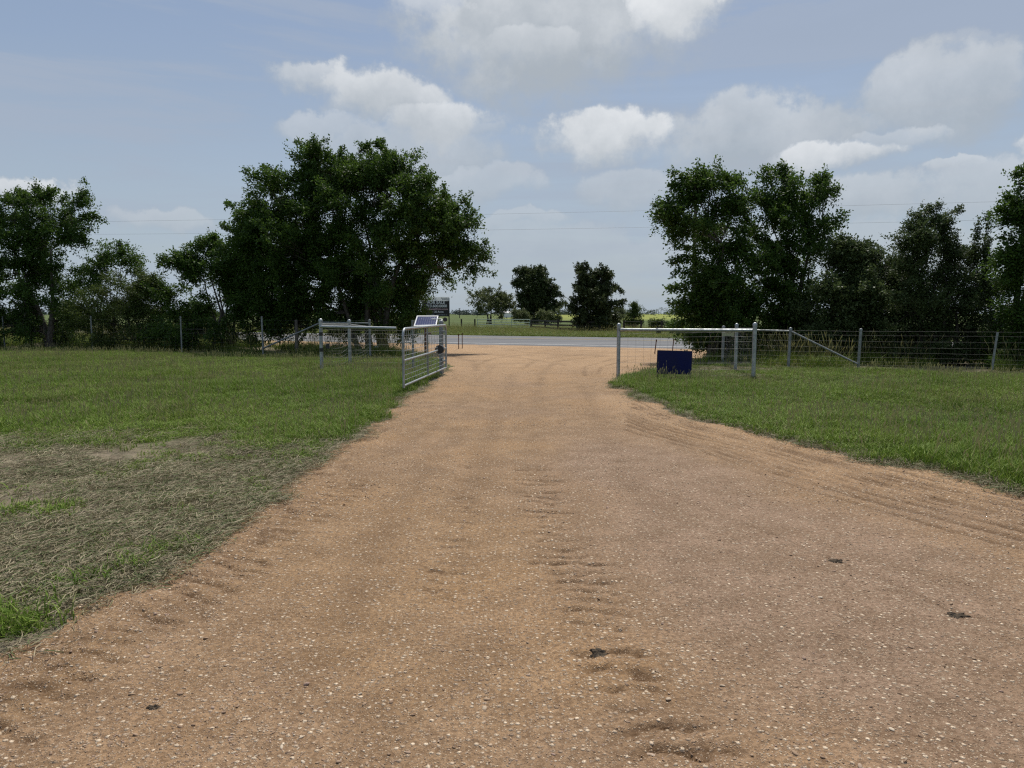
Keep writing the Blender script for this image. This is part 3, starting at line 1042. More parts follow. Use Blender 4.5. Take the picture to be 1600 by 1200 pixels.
# upright dead fringe along the right edge
uprotos = [clump('dead_fringe_tuft', M['straw'], 26, 0.07, 0.03, 0.10, 0.0045, 1.1) for _ in range(4)]
k2 = (np.abs(de + 0.12) < 0.1) & (RNG.random(len(ex)) < np.clip(0.5 + fbm(ex, ey, 0.6, 3) * 2, 0, 0.9)) & (np.abs(ex) < 0.78 * ey + 3.6) & (ex > 0)
p_, r_, s_ = finish_pts(ex[k2], ey[k2], 0.6, 1.1, 0.2)
scatter('dry_fringe', p_, r_, s_, uprotos, M['straw'], 'dry tan grass fringe along the right edge of the drive')

# weeds under the hedge and along the road verges
wprotos = [clump('weed_tuft', M['weed'], 44, 0.22, 0.12, 0.42, 0.011, 0.6, seeds=3) for _ in range(6)]
x, y = rnd_pts(42000, -46, 32, 12, 60)
dh = y - fence_line(x)
keep = (dh > 0.1) & (y < road_near(x) - 1.0) & (drive_dist(x, y) < -0.25) & (fbm(x, y, 0.35, 3) > -0.13)
p_, r_, s_ = finish_pts(x[keep], y[keep], 0.8, 1.5, 0.15)
scatter('hedge_weeds', p_, r_, s_, wprotos, M['weed'], 'rough weeds and tall grass growing under the hedge trees')
x, y = rnd_pts(14000, -22, 20, 6, 27)
keep = (drive_dist(x, y) < -0.4) & (y < fence_line(x)) & (worn_at(x, y) < 0.3) & (fbm(x, y, 0.8, 4) > 0.1) & (np.abs(x) < 0.78 * y + 3.6)
x, y = x[keep][:1500], y[keep][:1500]
p_, r_, s_ = finish_pts(x, y, 0.35, 0.62, 0.2)
scatter('lawn_weeds', p_, r_, s_, wprotos, M['weed'], 'coarser weed tufts standing up in the mown lawn')
vprotos = [clump('verge_tuft', M['weed'], 40, 0.4, 0.15, 0.5, 0.02, 0.5, seeds=2) for _ in range(5)]
sx_ = RNG.uniform(-75, 55, 30000)
nn_ = ROADW + 0.9 + 26 * RNG.random(30000) ** 1.6
P_ = P0 + sx_[:, None] * DIRR + nn_[:, None] * NRM
k_ = np.abs(P_[:, 0]) < 0.5 * P_[:, 1]
P_ = P_[k_]
P_[:, 2] = -0.03
n_ = len(P_)
rot = np.stack([RNG.normal(0, 0.1, n_), RNG.normal(0, 0.1, n_), RNG.uniform(0, 6.283, n_)], -1)
s = RNG.uniform(0.7, 1.25, n_)
scatter('verge_grass', P_, rot, np.stack([s, s, s * (0.35 + 0.3 * np.clip((nn_[k_] - ROADW - 0.9) / 4, 0, 1))], -1), vprotos, M['weed'], 'tall green and yellowish grass on the far road verge')

# loose stones of the drive
rocks = [rock('pebble', M['pebble'], i) for i in range(8)]
gx, gy, gs = [], [], []
for (n_, ylo, yhi, pw, a, b) in ((60000, 1.9, 6.0, 1.25, 0.002, 0.006), (4600, 1.9, 7.5, 1.2, 0.005, 0.011), (360, 1.9, 8, 1.1, 0.010, 0.017), (40000, 5.5, 13, 1.2, 0.004, 0.009), (16000, 10, 22, 1, 0.006, 0.015)):
    y = ylo + (yhi - ylo) * RNG.random(n_) ** pw
    x = RNG.uniform(-0.8, 0.8, n_) * (y + 0.6)
    s = a + (b - a) * RNG.random(n_) ** 2.2
    d_ = drive_dist(x, y) + fbm(x, y, 1.3, 4) * 0.55 + fbm(x, y, 7.0, 3) * 0.22
    cl = fbm(x, y, 0.9, 4)
    edge_ = np.exp(-((d_ - 0.3) / 0.3) ** 2)
    keep = (d_ > -0.06) & (RNG.random(n_) < np.clip(0.42 + cl * 2.0 + edge_ * 0.6, 0.06, 1))
    gx.append(x[keep]); gy.append(y[keep]); gs.append(s[keep])
x, y, s = np.concatenate(gx), np.concatenate(gy), np.concatenate(gs)
n_ = len(x)
p_ = np.stack([x, y, ground_z(x, y) + s * 0.12], -1)
rot = np.stack([RNG.normal(0, 0.25, n_), RNG.normal(0, 0.25, n_), RNG.uniform(0, 6.283, n_)], -1)
scatter('gravel', p_, rot, np.stack([s * RNG.uniform(0.8, 1.5, n_), s, s * RNG.uniform(0.6, 1.1, n_)], -1), rocks, M['pebble'], 'loose pale and tan pebbles scattered over the driveway')

# dark asphalt scraps and lumps on the drive
for (cx, cy, sx, sy, lab) in ((0.41, 3.2, 0.05, 0.042, 'dark asphalt scrap beside the right tractor track'), (2.11, 4.49, 0.06, 0.04, 'small dark asphalt scrap on the grey gravel to the right'),
                              (2.36, 3.63, 0.07, 0.042, 'larger broken dark asphalt scrap in the lower right gravel'), (-1.46, 2.75, 0.03, 0.022, 'dark clod on the gravel near the lower left')
                              ):
    mb = MB()
    na, vs_, fs_ = 20, [(cx, cy, gz(cx, cy) + 0.006)], []
    for q in (0.4, 0.75, 1.0):
        for k in range(na):
            a, r_ = k * 6.283 / na, q * (0.55 + 0.75 * RNG.random() ** 1.5)
            qx, qy = cx + sx * r_ * math.cos(a), cy + sy * r_ * math.sin(a)
            vs_.append((qx, qy, gz(qx, qy) + (RNG.uniform(0.001, 0.009) if q < 1 else -0.002)))
    for k in range(na):
        fs_.append((0, 1 + k, 1 + (k + 1) % na))
        for q in range(2):
            fs_.append((1 + q * na + k, 1 + (q + 1) * na + k, 1 + (q + 1) * na + (k + 1) % na, 1 + q * na + (k + 1) % na))
    mb.add(vs_, fs_)
    tag(mb.build('asphalt_scrap', M['tar'], smooth=False), lab, 'scrap', 'dark scraps lying on the drive')


# ------------------------------------------------------------------ trees
def unit(v):
    return v / (np.linalg.norm(v, axis=-1, keepdims=True) + 1e-9)


def tree(name, label, cat, dist, blobs, base_px, stems=2, leaf=0.085, lmat='leaf', bmat='bark', clusters=1.0, sprays=14, per=22, spread=0.42,
         wind=(-0.35, 0, 0.1), group=None, depth=0.8, shoots=(), trunk_r=0.14, spray_len=0.55, seed=1, bare=0.0, base_z=None):
    rg = np.random.default_rng(seed)
    bx = at(base_px, 500, dist)[0]
    b0 = np.array((bx, dist, (gz(bx, dist) if base_z is None else base_z) - 0.05))
    root = empty(name, tuple(b0), label, cat, group)
    wood = MB()
    wind = np.array(wind, float)
    scale = dist / FPX
    stem_b, tops = [], []
    B = []
    for (cx, cy, rx, ry) in blobs:
        c = at(cx, cy, dist + rg.uniform(-0.5, 0.5) * depth * rx * scale)
        B.append((c, np.array((rx * scale, rx * scale * depth, ry * scale))))
    zmax = max(c[2] for c, _ in B)
    # stems
    stem_pts = []
    for k in range(stems):
        off = rg.normal(0, 0.35, 3) * (stems > 1)
        off[2] = 0
        s0 = b0 + off
        tgt = B[rg.integers(len(B))][0]
        hgt = max(0.5, (zmax - b0[2]) * rg.uniform(0.5, 0.72))
        top = np.array((s0[0] * 0.6 + tgt[0] * 0.4, s0[1] * 0.7 + tgt[1] * 0.3, b0[2] + hgt))
        t = np.linspace(0, 1, 9)[:, None]
        pts = s0 * (1 - t) + top * t + np.sin(t * 5 + rg.uniform(0, 6)) * rg.normal(0, 0.13, 3) * t
        pts[:, 2] = s0[2] + (top[2] - s0[2]) * t[:, 0]
        rr = trunk_r * rg.uniform(0.65, 1.0) * (1 - 0.72 * t[:, 0])
        rr[0] *= 1.3
        wood.tube(pts, rr, 7)
        stem_pts.append((pts, rr))
    allp = np.concatenate([p_ for p_, _ in stem_pts])
    allr = np.concatenate([r_ for _, r_ in stem_pts])
    LV, LT = [], []
    for (c, r3) in B:
        # limb to the clump
        dd_ = np.linalg.norm(allp - c, axis=1) + np.where(allp[:, 2] > c[2] - 0.1 * r3[2], 2.5, 0) + np.where(allp[:, 2] < b0[2] + 0.3, 3, 0)
        i = int(np.argmin(dd_))
        a_ = allp[i]
        t = np.linspace(0, 1, 6)[:, None]
        midp = (a_ + c) / 2 + rg.normal(0, 0.12, 3) * np.linalg.norm(c - a_) - np.array((0, 0, 0.08)) * np.linalg.norm(c - a_)
        limb = (1 - t) ** 2 * a_ + 2 * t * (1 - t) * midp + t ** 2 * c
        lr = np.linspace(min(allr[i] * 0.75, trunk_r * 0.5), 0.018, 6)
        wood.tube(limb, lr, 5)
        nc = max(4, int(clusters * 9 * (r3[0] * r3[2]) ** 0.75 + 4))
        u = unit(rg.normal(size=(nc, 3)))
        rad = rg.uniform(0.05, 1.0, nc) ** 0.5
        cc = c + u * rad[:, None] * r3
        cc[:, 2] = np.maximum(cc[:, 2], b0[2] + 0.25)
        for q in range(nc):
            j = rg.integers(2, 6)
            e = cc[q]
            mm = (limb[j] + e) / 2 + rg.normal(0, 0.08, 3) + np.array((0, 0, 0.06))
            wood.tube([limb[j], mm, e], [max(0.012, lr[j] * 0.6), 0.011, 0.005], 4, caps=False)
        out = unit((cc - c) / r3 + 1e-3)
        # sprays round each twig end
        ns = max(1, int(sprays * 1.75))
        sb = np.repeat(cc, ns, 0) + rg.normal(0, spread * 0.36, (nc * ns, 3)) * np.array((1, 1, 0.65))
        so = np.repeat(out, ns, 0)
        sdv = unit(so * 0.75 + rg.normal(0, 0.55, (nc * ns, 3)) + wind + np.array((0, 0, 0.25)))
        sl = spray_len * rg.uniform(0.5, 1.2, nc * ns)
        LV.append((sb, sdv, sl))
        # leafy young shoots that stick out of the outline
        nsh = int(nc * 0.6)
        pick_ = rg.choice(nc, nsh, replace=False)
        q0 = cc[pick_]
        sdir = unit(out[pick_] * 0.8 + rg.normal(0, 0.3, (nsh, 3)) + wind * 1.2 + np.array((0, 0, 0.45)))
        slen = np.minimum(rg.uniform(0.5, 1.25, nsh), 1.0 * max(r3[0], r3[2])) * (spray_len / 0.55)
        kk = 9
        tt = rg.random((nsh, kk))
        sb = (q0[:, None] + sdir[:, None] * (slen[:, None] * tt)[..., None]).reshape(-1, 3)
        sb[:, 2] -= (0.12 * slen[:, None] * tt ** 2).reshape(-1)
        LV.append((sb, unit(np.repeat(sdir, kk, 0) * 0.9 + rg.normal(0, 0.45, (nsh * kk, 3))), spray_len * 0.42 * (1.25 - tt.reshape(-1) * 0.7)))
        for q in range(nsh):
            wood.tube([q0[q], q0[q] + sdir[q] * slen[q] - (0, 0, 0.1 * slen[q])], [0.007, 0.003], 3, caps=False)
    for (fx_, fy_, tx_, ty_) in shoots:                      # long leafy shoots
        p0_, p1_ = at(fx_, fy_, dist), at(tx_, ty_, dist + rg.uniform(-0.4, 0.4))
        t = np.linspace(0, 1, 7)[:, None]
        mid_ = (p0_ + p1_) / 2 + np.array((0, 0, 0.15)) + rg.normal(0, 0.06, 3)
        pts = (1 - t) ** 2 * p0_ + 2 * t * (1 - t) * mid_ + t ** 2 * p1_
        wood.tube(pts, np.linspace(0.02, 0.004, 7), 4, caps=False)
        L_ = np.linalg.norm(p1_ - p0_)
        k = max(6, int(L_ / 0.05))
        tt = rg.uniform(0, 1, k)[:, None]
        sb = (1 - tt) ** 2 * p0_ + 2 * tt * (1 - tt) * mid_ + tt ** 2 * p1_
        LV.append((sb, unit(unit(p1_ - p0_) * 0.8 + rg.normal(0, 0.5, (k, 3))), spray_len * rg.uniform(0.25, 0.5, k)))
    SB = np.concatenate([a for a, _, _ in LV])
    SD = np.concatenate([a for _, a, _ in LV])
    SL = np.concatenate([a for _, _, a in LV])
    n_ = len(SB)
    # leaves along each spray, drooping a little
    t = rg.random((n_, per))
    P = SB[:, None] + SD[:, None] * (SL[:, None] * t)[..., None]
    P[..., 2] -= 0.25 * SL[:, None] * t ** 2
    P = P.reshape(-1, 3) + rg.normal(0, 0.035 + leaf * 0.25, (n_ * per, 3))
    Dv = unit(np.repeat(SD, per, 0) * 0.6 + rg.normal(0, 0.6, (n_ * per, 3)) + np.array((0, 0, -0.25)) + wind * 0.5)
    up_ = unit(rg.normal(0, 0.75, (n_ * per, 3)) + np.array((0, 0, 0.8)))
    Sd = unit(np.cross(Dv, up_))
    ls = leaf * rg.uniform(0.6, 1.25, n_ * per)[:, None]
    ok = P[:, 2] > b0[2] + 0.12
    Q = np.stack([P, P + Dv * ls * 0.45 + Sd * ls * 0.32, P + Dv * ls, P + Dv * ls * 0.5 - Sd * ls * 0.32], 1)[ok]
    tint = np.clip(np.repeat(rg.random(n_), per) * 0.55 + rg.random(n_ * per) * 0.45, 0, 1)[ok]
    me = quads_mesh('crown', Q, 4, M[lmat], {'tint': tint})
    o = bpy.data.objects.new('crown', me)
    COL.objects.link(o)
    o.parent = root
    o.matrix_parent_inverse = Matrix.Translation(root.location).inverted()
    wood.build('trunk', M[bmat], root)
    return root


HG = 'trees and bushes of the hedgerow behind the fence'
tree('elm_tree', 'largest dark elm tree with a broad crown behind the left gate wing', 'tree', 30,
     [(487, 254, 24, 22), (505, 282, 40, 30), (560, 276, 62, 36), (615, 292, 62, 50), (440, 308, 50, 36), (395, 372, 32, 48), (520, 330, 90, 66), (640, 350, 78, 60), (705, 350, 34, 34),
      (450, 395, 80, 55), (570, 410, 105, 72), (685, 410, 50, 34), (735, 408, 26, 18), (400, 440, 42, 36), (480, 465, 80, 45), (590, 475, 85, 45), (618, 450, 50, 36), (460, 435, 60, 40), (520, 272, 44, 30), (590, 277, 50, 34), (668, 322, 60, 44), (460, 345, 66, 50), (400, 400, 50, 40), (525, 395, 60, 45), (540, 440, 70, 36), (430, 470, 55, 36), (660, 380, 50, 40), (545, 505, 75, 26), (625, 500, 40, 24), (440, 500, 40, 30)],
     590, stems=5, leaf=0.10, clusters=1.2, sprays=13, per=20, group=HG, seed=3, trunk_r=0.17,
     shoots=[(500, 255, 468, 222), (470, 290, 412, 262), (440, 320, 402, 290), (390, 350, 354, 316), (395, 380, 350, 352), (560, 240, 596, 218), (630, 270, 588, 222), (650, 280, 668, 262), (700, 340, 736, 302), (720, 360, 742, 330), (735, 415, 768, 402), (735, 420, 770, 428), (600, 260, 560, 224)])
tree('elm_tree', 'round topped green tree at the far left behind the fence', 'tree', 33,
     [(20, 335, 34, 22), (70, 322, 42, 24), (112, 330, 34, 22), (40, 375, 52, 36), (92, 375, 44, 34), (20, 425, 60, 40), (80, 430, 48, 40), (40, 480, 70, 34), (30, 510, 70, 26), (90, 500, 55, 28), (-40, 420, 60, 60), (-50, 480, 60, 50)],
     80, stems=5, leaf=0.10, clusters=1.0, sprays=13, per=20, group=HG, seed=5,
     shoots=[(130, 335, 164, 345), (110, 320, 130, 305), (60, 315, 88, 298), (20, 325, 12, 306)])
tree('thin_tree', 'slender sparse tree right of the round topped left tree', 'tree', 32.5,
     [(150, 400, 22, 14), (196, 398, 15, 13), (168, 420, 30, 18), (140, 452, 26, 22), (205, 420, 14, 14)],
     165, stems=4, leaf=0.09, clusters=0.8, sprays=10, per=17, group=HG, seed=7, trunk_r=0.06, wind=(0.1, 0, 0.1))
tree('bush', 'yellowish green bush bulging over the left fence', 'bush', 31,
     [(205, 455, 42, 22), (238, 448, 30, 20), (185, 480, 55, 30), (240, 485, 48, 32), (150, 500, 40, 26), (205, 510, 60, 26), (190, 530, 90, 14)],
     210, stems=7, leaf=0.075, lmat='leaf_lime', clusters=1.2, sprays=13, per=20, group=HG, seed=8, trunk_r=0.05, wind=(0, 0, 0.1))
tree('elm_tree', 'small leaning tree between the lime bush and the largest elm', 'tree', 30.5,
     [(335, 385, 22, 15), (300, 420, 30, 16), (282, 412, 16, 10), (345, 430, 45, 32), (375, 410, 26, 22), (330, 475, 55, 36), (385, 475, 40, 40), (280, 480, 36, 28), (330, 515, 60, 22), (400, 515, 40, 25), (400, 455, 40, 36), (270, 515, 40, 22)],
     350, stems=6, leaf=0.095, clusters=1.05, sprays=13, per=20, group=HG, seed=9, trunk_r=0.09,
     shoots=[(300, 415, 264, 412), (335, 385, 310, 374), (350, 390, 336, 368)])
tree('elm_tree', 'tall wind swept tree behind the right gate wing', 'tree', 25,
     [(1085, 290, 28, 15), (1112, 300, 42, 26), (1150, 308, 34, 26), (1065, 335, 24, 13), (1082, 350, 34, 22), (1135, 355, 55, 45), (1124, 415, 36, 36), (1158, 420, 50, 50), (1140, 480, 44, 42), (1128, 530, 40, 34), (1160, 530, 40, 34), (1120, 460, 46, 36), (1110, 500, 44, 36), (1150, 500, 46, 40)],
     1135, stems=5, leaf=0.095, clusters=1.1, sprays=11, per=20, group=HG, seed=11, wind=(-0.7, 0, 0.1),
     shoots=[(1085, 285, 1044, 268), (1110, 290, 1100, 265), (1070, 320, 1030, 318), (1060, 335, 1022, 345), (1150, 295, 1125, 275), (1160, 300, 1150, 275), (1080, 400, 1050, 410), (1080, 460, 1050, 450), (1080, 500, 1055, 485), (1095, 410, 1048, 412), (1095, 430, 1055, 426), (1095, 455, 1047, 450), (1098, 480, 1050, 488), (1098, 500, 1058, 506), (1095, 395, 1056, 384), (1070, 300, 1052, 290), (1080, 350, 1050, 362)])
tree('elm_tree', 'taller open tree right of the wind swept tree', 'tree', 25.5,
     [(1228, 290, 26, 20), (1252, 310, 34, 22), (1240, 345, 44, 32), (1284, 300, 9, 16), (1222, 390, 40, 40), (1280, 365, 28, 26), (1255, 420, 55, 45), (1200, 330, 16, 20), (1215, 480, 55, 45), (1265, 490, 48, 42), (1200, 530, 45, 34), (1250, 535, 50, 30), (1225, 450, 55, 40), (1235, 500, 60, 40), (1285, 520, 40, 36)],
     1232, stems=5, leaf=0.095, clusters=1.0, sprays=10, per=20, group=HG, seed=12, wind=(-0.25, 0, 0.2),
     shoots=[(1225, 285, 1205, 264), (1230, 285, 1225, 262), (1280, 310, 1292, 272), (1285, 365, 1306, 350)])
tree('bush', 'dense dark thicket between the open tree and the thorny tree', 'bush', 23.8,
     [(1322, 395, 16, 14), (1330, 425, 38, 24), (1372, 420, 34, 20), (1350, 465, 60, 40), (1305, 480, 42, 40), (1395, 470, 40, 40), (1335, 525, 65, 32), (1290, 530, 40, 30), (1390, 530, 40, 30), (1340, 555, 80, 18), (1420, 545, 40, 24)],
     1340, stems=8, leaf=0.095, lmat='leaf_small', bmat='bark_dark', clusters=1.7, sprays=17, per=20, group=HG, seed=13, trunk_r=0.05, wind=(0, 0, 0.1))
tree('thorny_tree', 'small leaved tree with long upright shoots behind the right fence', 'tree', 22.3,
     [(1442, 350, 26, 18), (1425, 378, 26, 8), (1448, 390, 36, 30), (1482, 408, 30, 24), (1440, 430, 45, 36), (1525, 425, 30, 26), (1500, 455, 50, 36), (1545, 450, 18, 18), (1430, 490, 55, 40), (1500, 505, 55, 36), (1450, 540, 60, 28), (1520, 540, 45, 28), (1470, 560, 90, 18), (1560, 530, 30, 34), (1480, 480, 70, 40)],
     1470, stems=7, leaf=0.07, lmat='leaf_small', bmat='bark_dark', clusters=1.3, sprays=13, per=22, group=HG, seed=14, trunk_r=0.08, wind=(0.0, 0, 0.25), spray_len=0.4,
     shoots=[(1430, 380, 1384, 372), (1450, 350, 1420, 334), (1460, 350, 1464, 322), (1465, 345, 1498, 328), (1470, 380, 1488, 340), (1480, 400, 1470, 348), (1510, 420, 1530, 344), (1535, 420, 1545, 330), (1540, 430, 1548, 370), (1500, 410, 1485, 366), (1530, 440, 1560, 400), (1545, 450, 1565, 470)])
tree('elm_tree', 'leafy tree cut off by the right border of the view', 'tree', 20.5,
     [(1606, 305, 22, 24), (1600, 350, 26, 22), (1585, 395, 16, 16), (1630, 400, 40, 40), (1598, 440, 22, 16), (1620, 480, 40, 30), (1590, 500, 28, 30), (1640, 340, 40, 50), (1600, 545, 40, 28), (1650, 540, 40, 30)],
     1630, stems=5, leaf=0.085, clusters=1.1, sprays=12, per=20, group=HG, seed=15, wind=(-0.4, 0, 0),
     shoots=[(1600, 340, 1570, 348), (1590, 390, 1566, 395), (1595, 300, 1590, 275), (1595, 440, 1570, 432)])

FG = 'trees and bushes beyond the road'
tree('cedar_tree', 'dark conical cedar beside the board fence across the road', 'tree', 61,
     [(917, 432, 17, 13), (945, 440, 18, 14), (928, 455, 32, 18), (945, 470, 26, 18), (915, 478, 22, 18), (930, 495, 34, 16), (932, 508, 30, 9)],
     928, stems=3, leaf=0.17, lmat='leaf_cedar', bmat='bark_dark', clusters=0.8, sprays=16, per=18, spread=0.5, group=FG, seed=21, spray_len=0.55,
     shoots=[(915, 430, 905, 413), (925, 425, 914, 412), (945, 440, 972, 455), (905, 490, 888, 480)], base_z=-0.02)
tree('live_oak', 'dark upright oak with a drooping crown across the road', 'tree', 108,
     [(832, 428, 18, 9), (838, 440, 22, 13), (822, 441, 14, 7), (850, 455, 20, 14), (835, 465, 26, 14), (852, 474, 18, 14), (832, 482, 22, 13), (842, 492, 26, 8)],
     840, stems=2, leaf=0.28, lmat='leaf_cedar', clusters=0.6, sprays=13, per=18, spread=0.9, group=FG, seed=22, spray_len=0.8, wind=(-0.1, 0, -0.2), base_z=-0.02)
tree('mesquite_tree', 'airy round mesquite on the left across the road', 'tree', 112,
     [(768, 462, 24, 12), (752, 470, 14, 10), (784, 472, 16, 11), (768, 475, 26, 12), (790, 485, 9, 8)],
     768, stems=4, leaf=0.22, lmat='leaf_far', clusters=0.5, sprays=8, per=16, spread=1.0, group=FG, seed=23, spray_len=0.9, base_z=-0.02)
for i, (c, d_, bl, mt, lab) in enumerate((
        (858, 96, [(858, 492, 14, 8), (868, 497, 8, 6)], 'leaf_far', 'grey green shrub at the foot of the dark oak'),
        (820, 98, [(818, 494, 10, 6), (806, 492, 6, 5)], 'leaf_far', 'low pale shrub left of the dark oak'),
        (967, 92, [(967, 490, 11, 8), (966, 500, 10, 7)], 'leaf_far', 'round bush just right of the cedar'),
        (991, 84, [(993, 478, 3, 9), (989, 495, 9, 8), (991, 505, 10, 8)], 'leaf_lime', 'narrow upright bush with a thin spire right of the cedar'),
        (1025, 62, [(1025, 508, 4, 5)], 'leaf_lime', 'small bush behind the right gate rail'),
        (1055, 61, [(1055, 508, 9, 6), (1052, 516, 8, 5)], 'leaf', 'dark low bush beside the utility pole'))):
    tree('shrub', lab, 'bush', d_, bl, c, stems=4, leaf=0.14, lmat=mt, clusters=0.7, sprays=14, per=16, spread=0.5, group=FG, seed=40 + i, trunk_r=0.05, spray_len=0.5, base_z=-0.02)

# far tree line
n_t = 150
az_ = np.sort(RNG.uniform(-0.62, 0.62, n_t))
Qs, Ts = [], []
for k in range(n_t):
    d_ = RNG.uniform(650, 1100)
    big_ = 1.0 if az_[k] > 0.14 else 0.65
    hh = RNG.uniform(4, 10) * big_ * d_ / 900
    c = np.array((math.tan(az_[k]) * d_, d_, 0))
    m_ = 220
    P = c + RNG.normal(0, 1, (m_, 3)) * np.array((hh * 0.9, hh * 0.6, 0)) + np.array((0, 0, 1)) * (RNG.random((m_, 1)) ** 0.8) * hh * np.exp(-0)
    P[:, 2] *= np.clip(1.25 - np.abs(P[:, 0] - c[0]) / (hh * 2.2), 0.2, 1)
    Dv, up_ = unit(RNG.normal(size=(m_, 3))), unit(RNG.normal(size=(m_, 3)))
    Sd = unit(np.cross(Dv, up_))
    ls = 1.5
    Qs.append(np.stack([P, P + Dv * ls * .5 + Sd * ls * .4, P + Dv * ls, P + Dv * ls * .5 - Sd * ls * .4], 1))
    Ts.append(RNG.random(m_))
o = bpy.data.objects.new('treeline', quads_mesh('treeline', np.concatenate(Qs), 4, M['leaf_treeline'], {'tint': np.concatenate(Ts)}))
COL.objects.link(o)
tag(o, 'faint line of distant trees on the horizon', kind='stuff')


# ------------------------------------------------------------------ fences, gate, signs
def pipe_post(name, x, y, top, r, parent, mat='galv', cap=True, lean=(0, 0)):
    z = gz(x, y)
    mb = MB()
    mb.tube([(x, y, z - 0.15), (x + lean[0] * .5, y + lean[1] * .5, (z + top) / 2), (x + lean[0], y + lean[1], top)], r, 12)
    p_ = mb.build(name, M[mat], parent)
    if cap:
        c_ = MB()
        c_.tube([(x + lean[0], y + lean[1], top - 0.03), (x + lean[0], y + lean[1], top + 0.004)], r * 1.12, 12)
        c_.dome((x + lean[0], y + lean[1], top + 0.004), r * 1.12, 12)
        q = c_.build('post_cap', M[mat])
        q.parent = p_
        q.matrix_parent_inverse = p_.matrix_world.inverted() if False else Matrix.Translation(parent.location).inverted() @ Matrix.Identity(4)
        q.matrix_parent_inverse = Matrix.Identity(4)
        q.location = -Vector(parent.location) * 0
        # the post's own transform is identity in world space, so the cap needs none either
    return p_


def wire_panel(pts, zs, parent, stay=0.3, r=0.0035, sag=0.0, name='wire_mesh', mat='wire', barb=None):
    """woven wire stretched along a ground line"""
    mb = MB()
    pts = [np.array(p, float) for p in pts]
    for a, b in zip(pts[:-1], pts[1:]):
        L = np.linalg.norm((b - a)[:2])
        k = max(2, int(L / 0.6))
        for zi, z in enumerate(zs):
            t = np.linspace(0, 1, k + 1)
            jig = sag * np.sin(t * math.pi) * (0.5 + zi / len(zs)) + RNG.normal(0, 0.004, k + 1)
            P = np.stack([a[0] + (b[0] - a[0]) * t, a[1] + (b[1] - a[1]) * t, a[2] + (b[2] - a[2]) * t + z - jig], -1)
            mb.tube(P, r if zi < len(zs) - 1 else r * 1.2, 3, caps=False)
        m_ = int(L / stay)
        for i in range(1, m_ + 1):
            t = i / (m_ + 1)
            q = a + (b - a) * t
            mb.tube([(q[0] + RNG.normal(0, .01), q[1], q[2] + zs[0] - sag * math.sin(t * math.pi) * .5), (q[0] + RNG.normal(0, .012), q[1], q[2] + zs[-2 if barb else -1] - sag * math.sin(t * math.pi))], r * 0.85, 3, caps=False)
    return mb.build(name, M[mat], parent)


ZS = [0.08, 0.19, 0.31, 0.45, 0.61, 0.79, 0.99, 1.19, 1.33]


def line_fence(label, posts, wire_pts, brace=(), group=None, zk=1.0):
    root = empty('wire_fence', (posts[0][0], posts[0][1], 0), label, 'fence', group)
    for (x, y, t_, r_, lean) in posts:
        pipe_post('post', x, y, t_, r_, root, 'galv_dull', cap=r_ > 0.034, lean=lean)
    for (a, b, r_) in brace:
        MB().tube([a, b], r_, 10).build('brace_rail', M['galv_dull'], root)
    wire_panel([(x, y, gz(x, y)) for (x, y) in wire_pts], [z * zk for z in ZS], root, r=0.0013, barb=True)
    return root


FGRP = 'galvanised pipe and wire fences'
LP = [(-33.5, 36.6), (-28, 34.3), (-22.74, 31.9), (-17.63, 29.9), (-13.19, 28.4), (-9.47, 27.05), (-6.98, 26.1), (-5.05, 25.3)]
line_fence('long wire fence on galvanised posts along the left hedge', [(x, y, 1.5, 0.034 if i in (5,) else 0.03, (RNG.normal(0, .02), 0)) if i < 6 else (x, y, 1.36, 0.04, (0, 0)) for i, (x, y) in enumerate(LP)], LP,
           [((-9.42, 27.0, 0.3), (-6.98, 26.05, 1.27), 0.032), ((-6.98, 26.1, 1.28), (-5.05, 25.3, 1.26), 0.028)], FGRP)
RP = [(6.37, 21.47), (8.0, 20.55), (9.66, 19.8), (12.54, 18.55), (15.6, 17.3), (19, 15.9)]
line_fence('long wire fence with a slanted brace along the right hedge', [(6.37, 21.47, 1.19, 0.045, (0, 0)), (8.0, 20.55, 1.16, 0.042, (0.03, 0)), (9.66, 19.8, 1.15, 0.038, (0.03, 0)), (12.54, 18.55, 1.12, 0.028, (0.1, 0)), (15.6, 17.3, 1.12, 0.028, (0, 0)), (19, 15.9, 1.12, 0.028, (0, 0))], RP,
           [((6.37, 21.47, 1.13), (8.0, 20.55, 1.1), 0.026), ((8.03, 20.5, 1.09), (9.64, 19.78, 0.2), 0.027)], FGRP, zk=0.82)


def wing(label, posts, rail_pts, front_wire, side_wire, sag, extra=None):
    root = empty('gate_wing_fence', (posts[0][0], posts[0][1], 0), label, 'fence', FGRP)
    for (x, y, t_, r_) in posts:
        pipe_post('post', x, y, t_, r_, root, 'galv')
    mb = MB()
    mb.tube(rail_pts, 0.038, 12)
    mb.build('top_rail', M['galv'], root)
    if len(posts) > 1:
        mb = MB()
        mb.tube([(posts[0][0], posts[0][1], posts[0][2] - 0.1), (posts[1][0], posts[1][1], posts[1][2] - 0.1), side_wire[-1][:2] + (1.13,)], 0.022, 8)
        mb.build('side_rail', M['galv_dull'], root)
    wire_panel([(x, y, gz(x, y)) for (x, y) in front_wire], [0.06, 0.2, 0.36, 0.53, 0.7, 0.87, 1.0, 1.1], root, 0.2, 0.0022, sag=0.0, name='front_wire_mesh')
    wire_panel([(x, y, gz(x, y)) for (x, y) in side_wire], [0.06, 0.18, 0.3, 0.42, 0.56, 0.72, 0.9, 1.05], root, 0.16, 0.0025, sag=sag, name='side_wire_mesh')
    return root


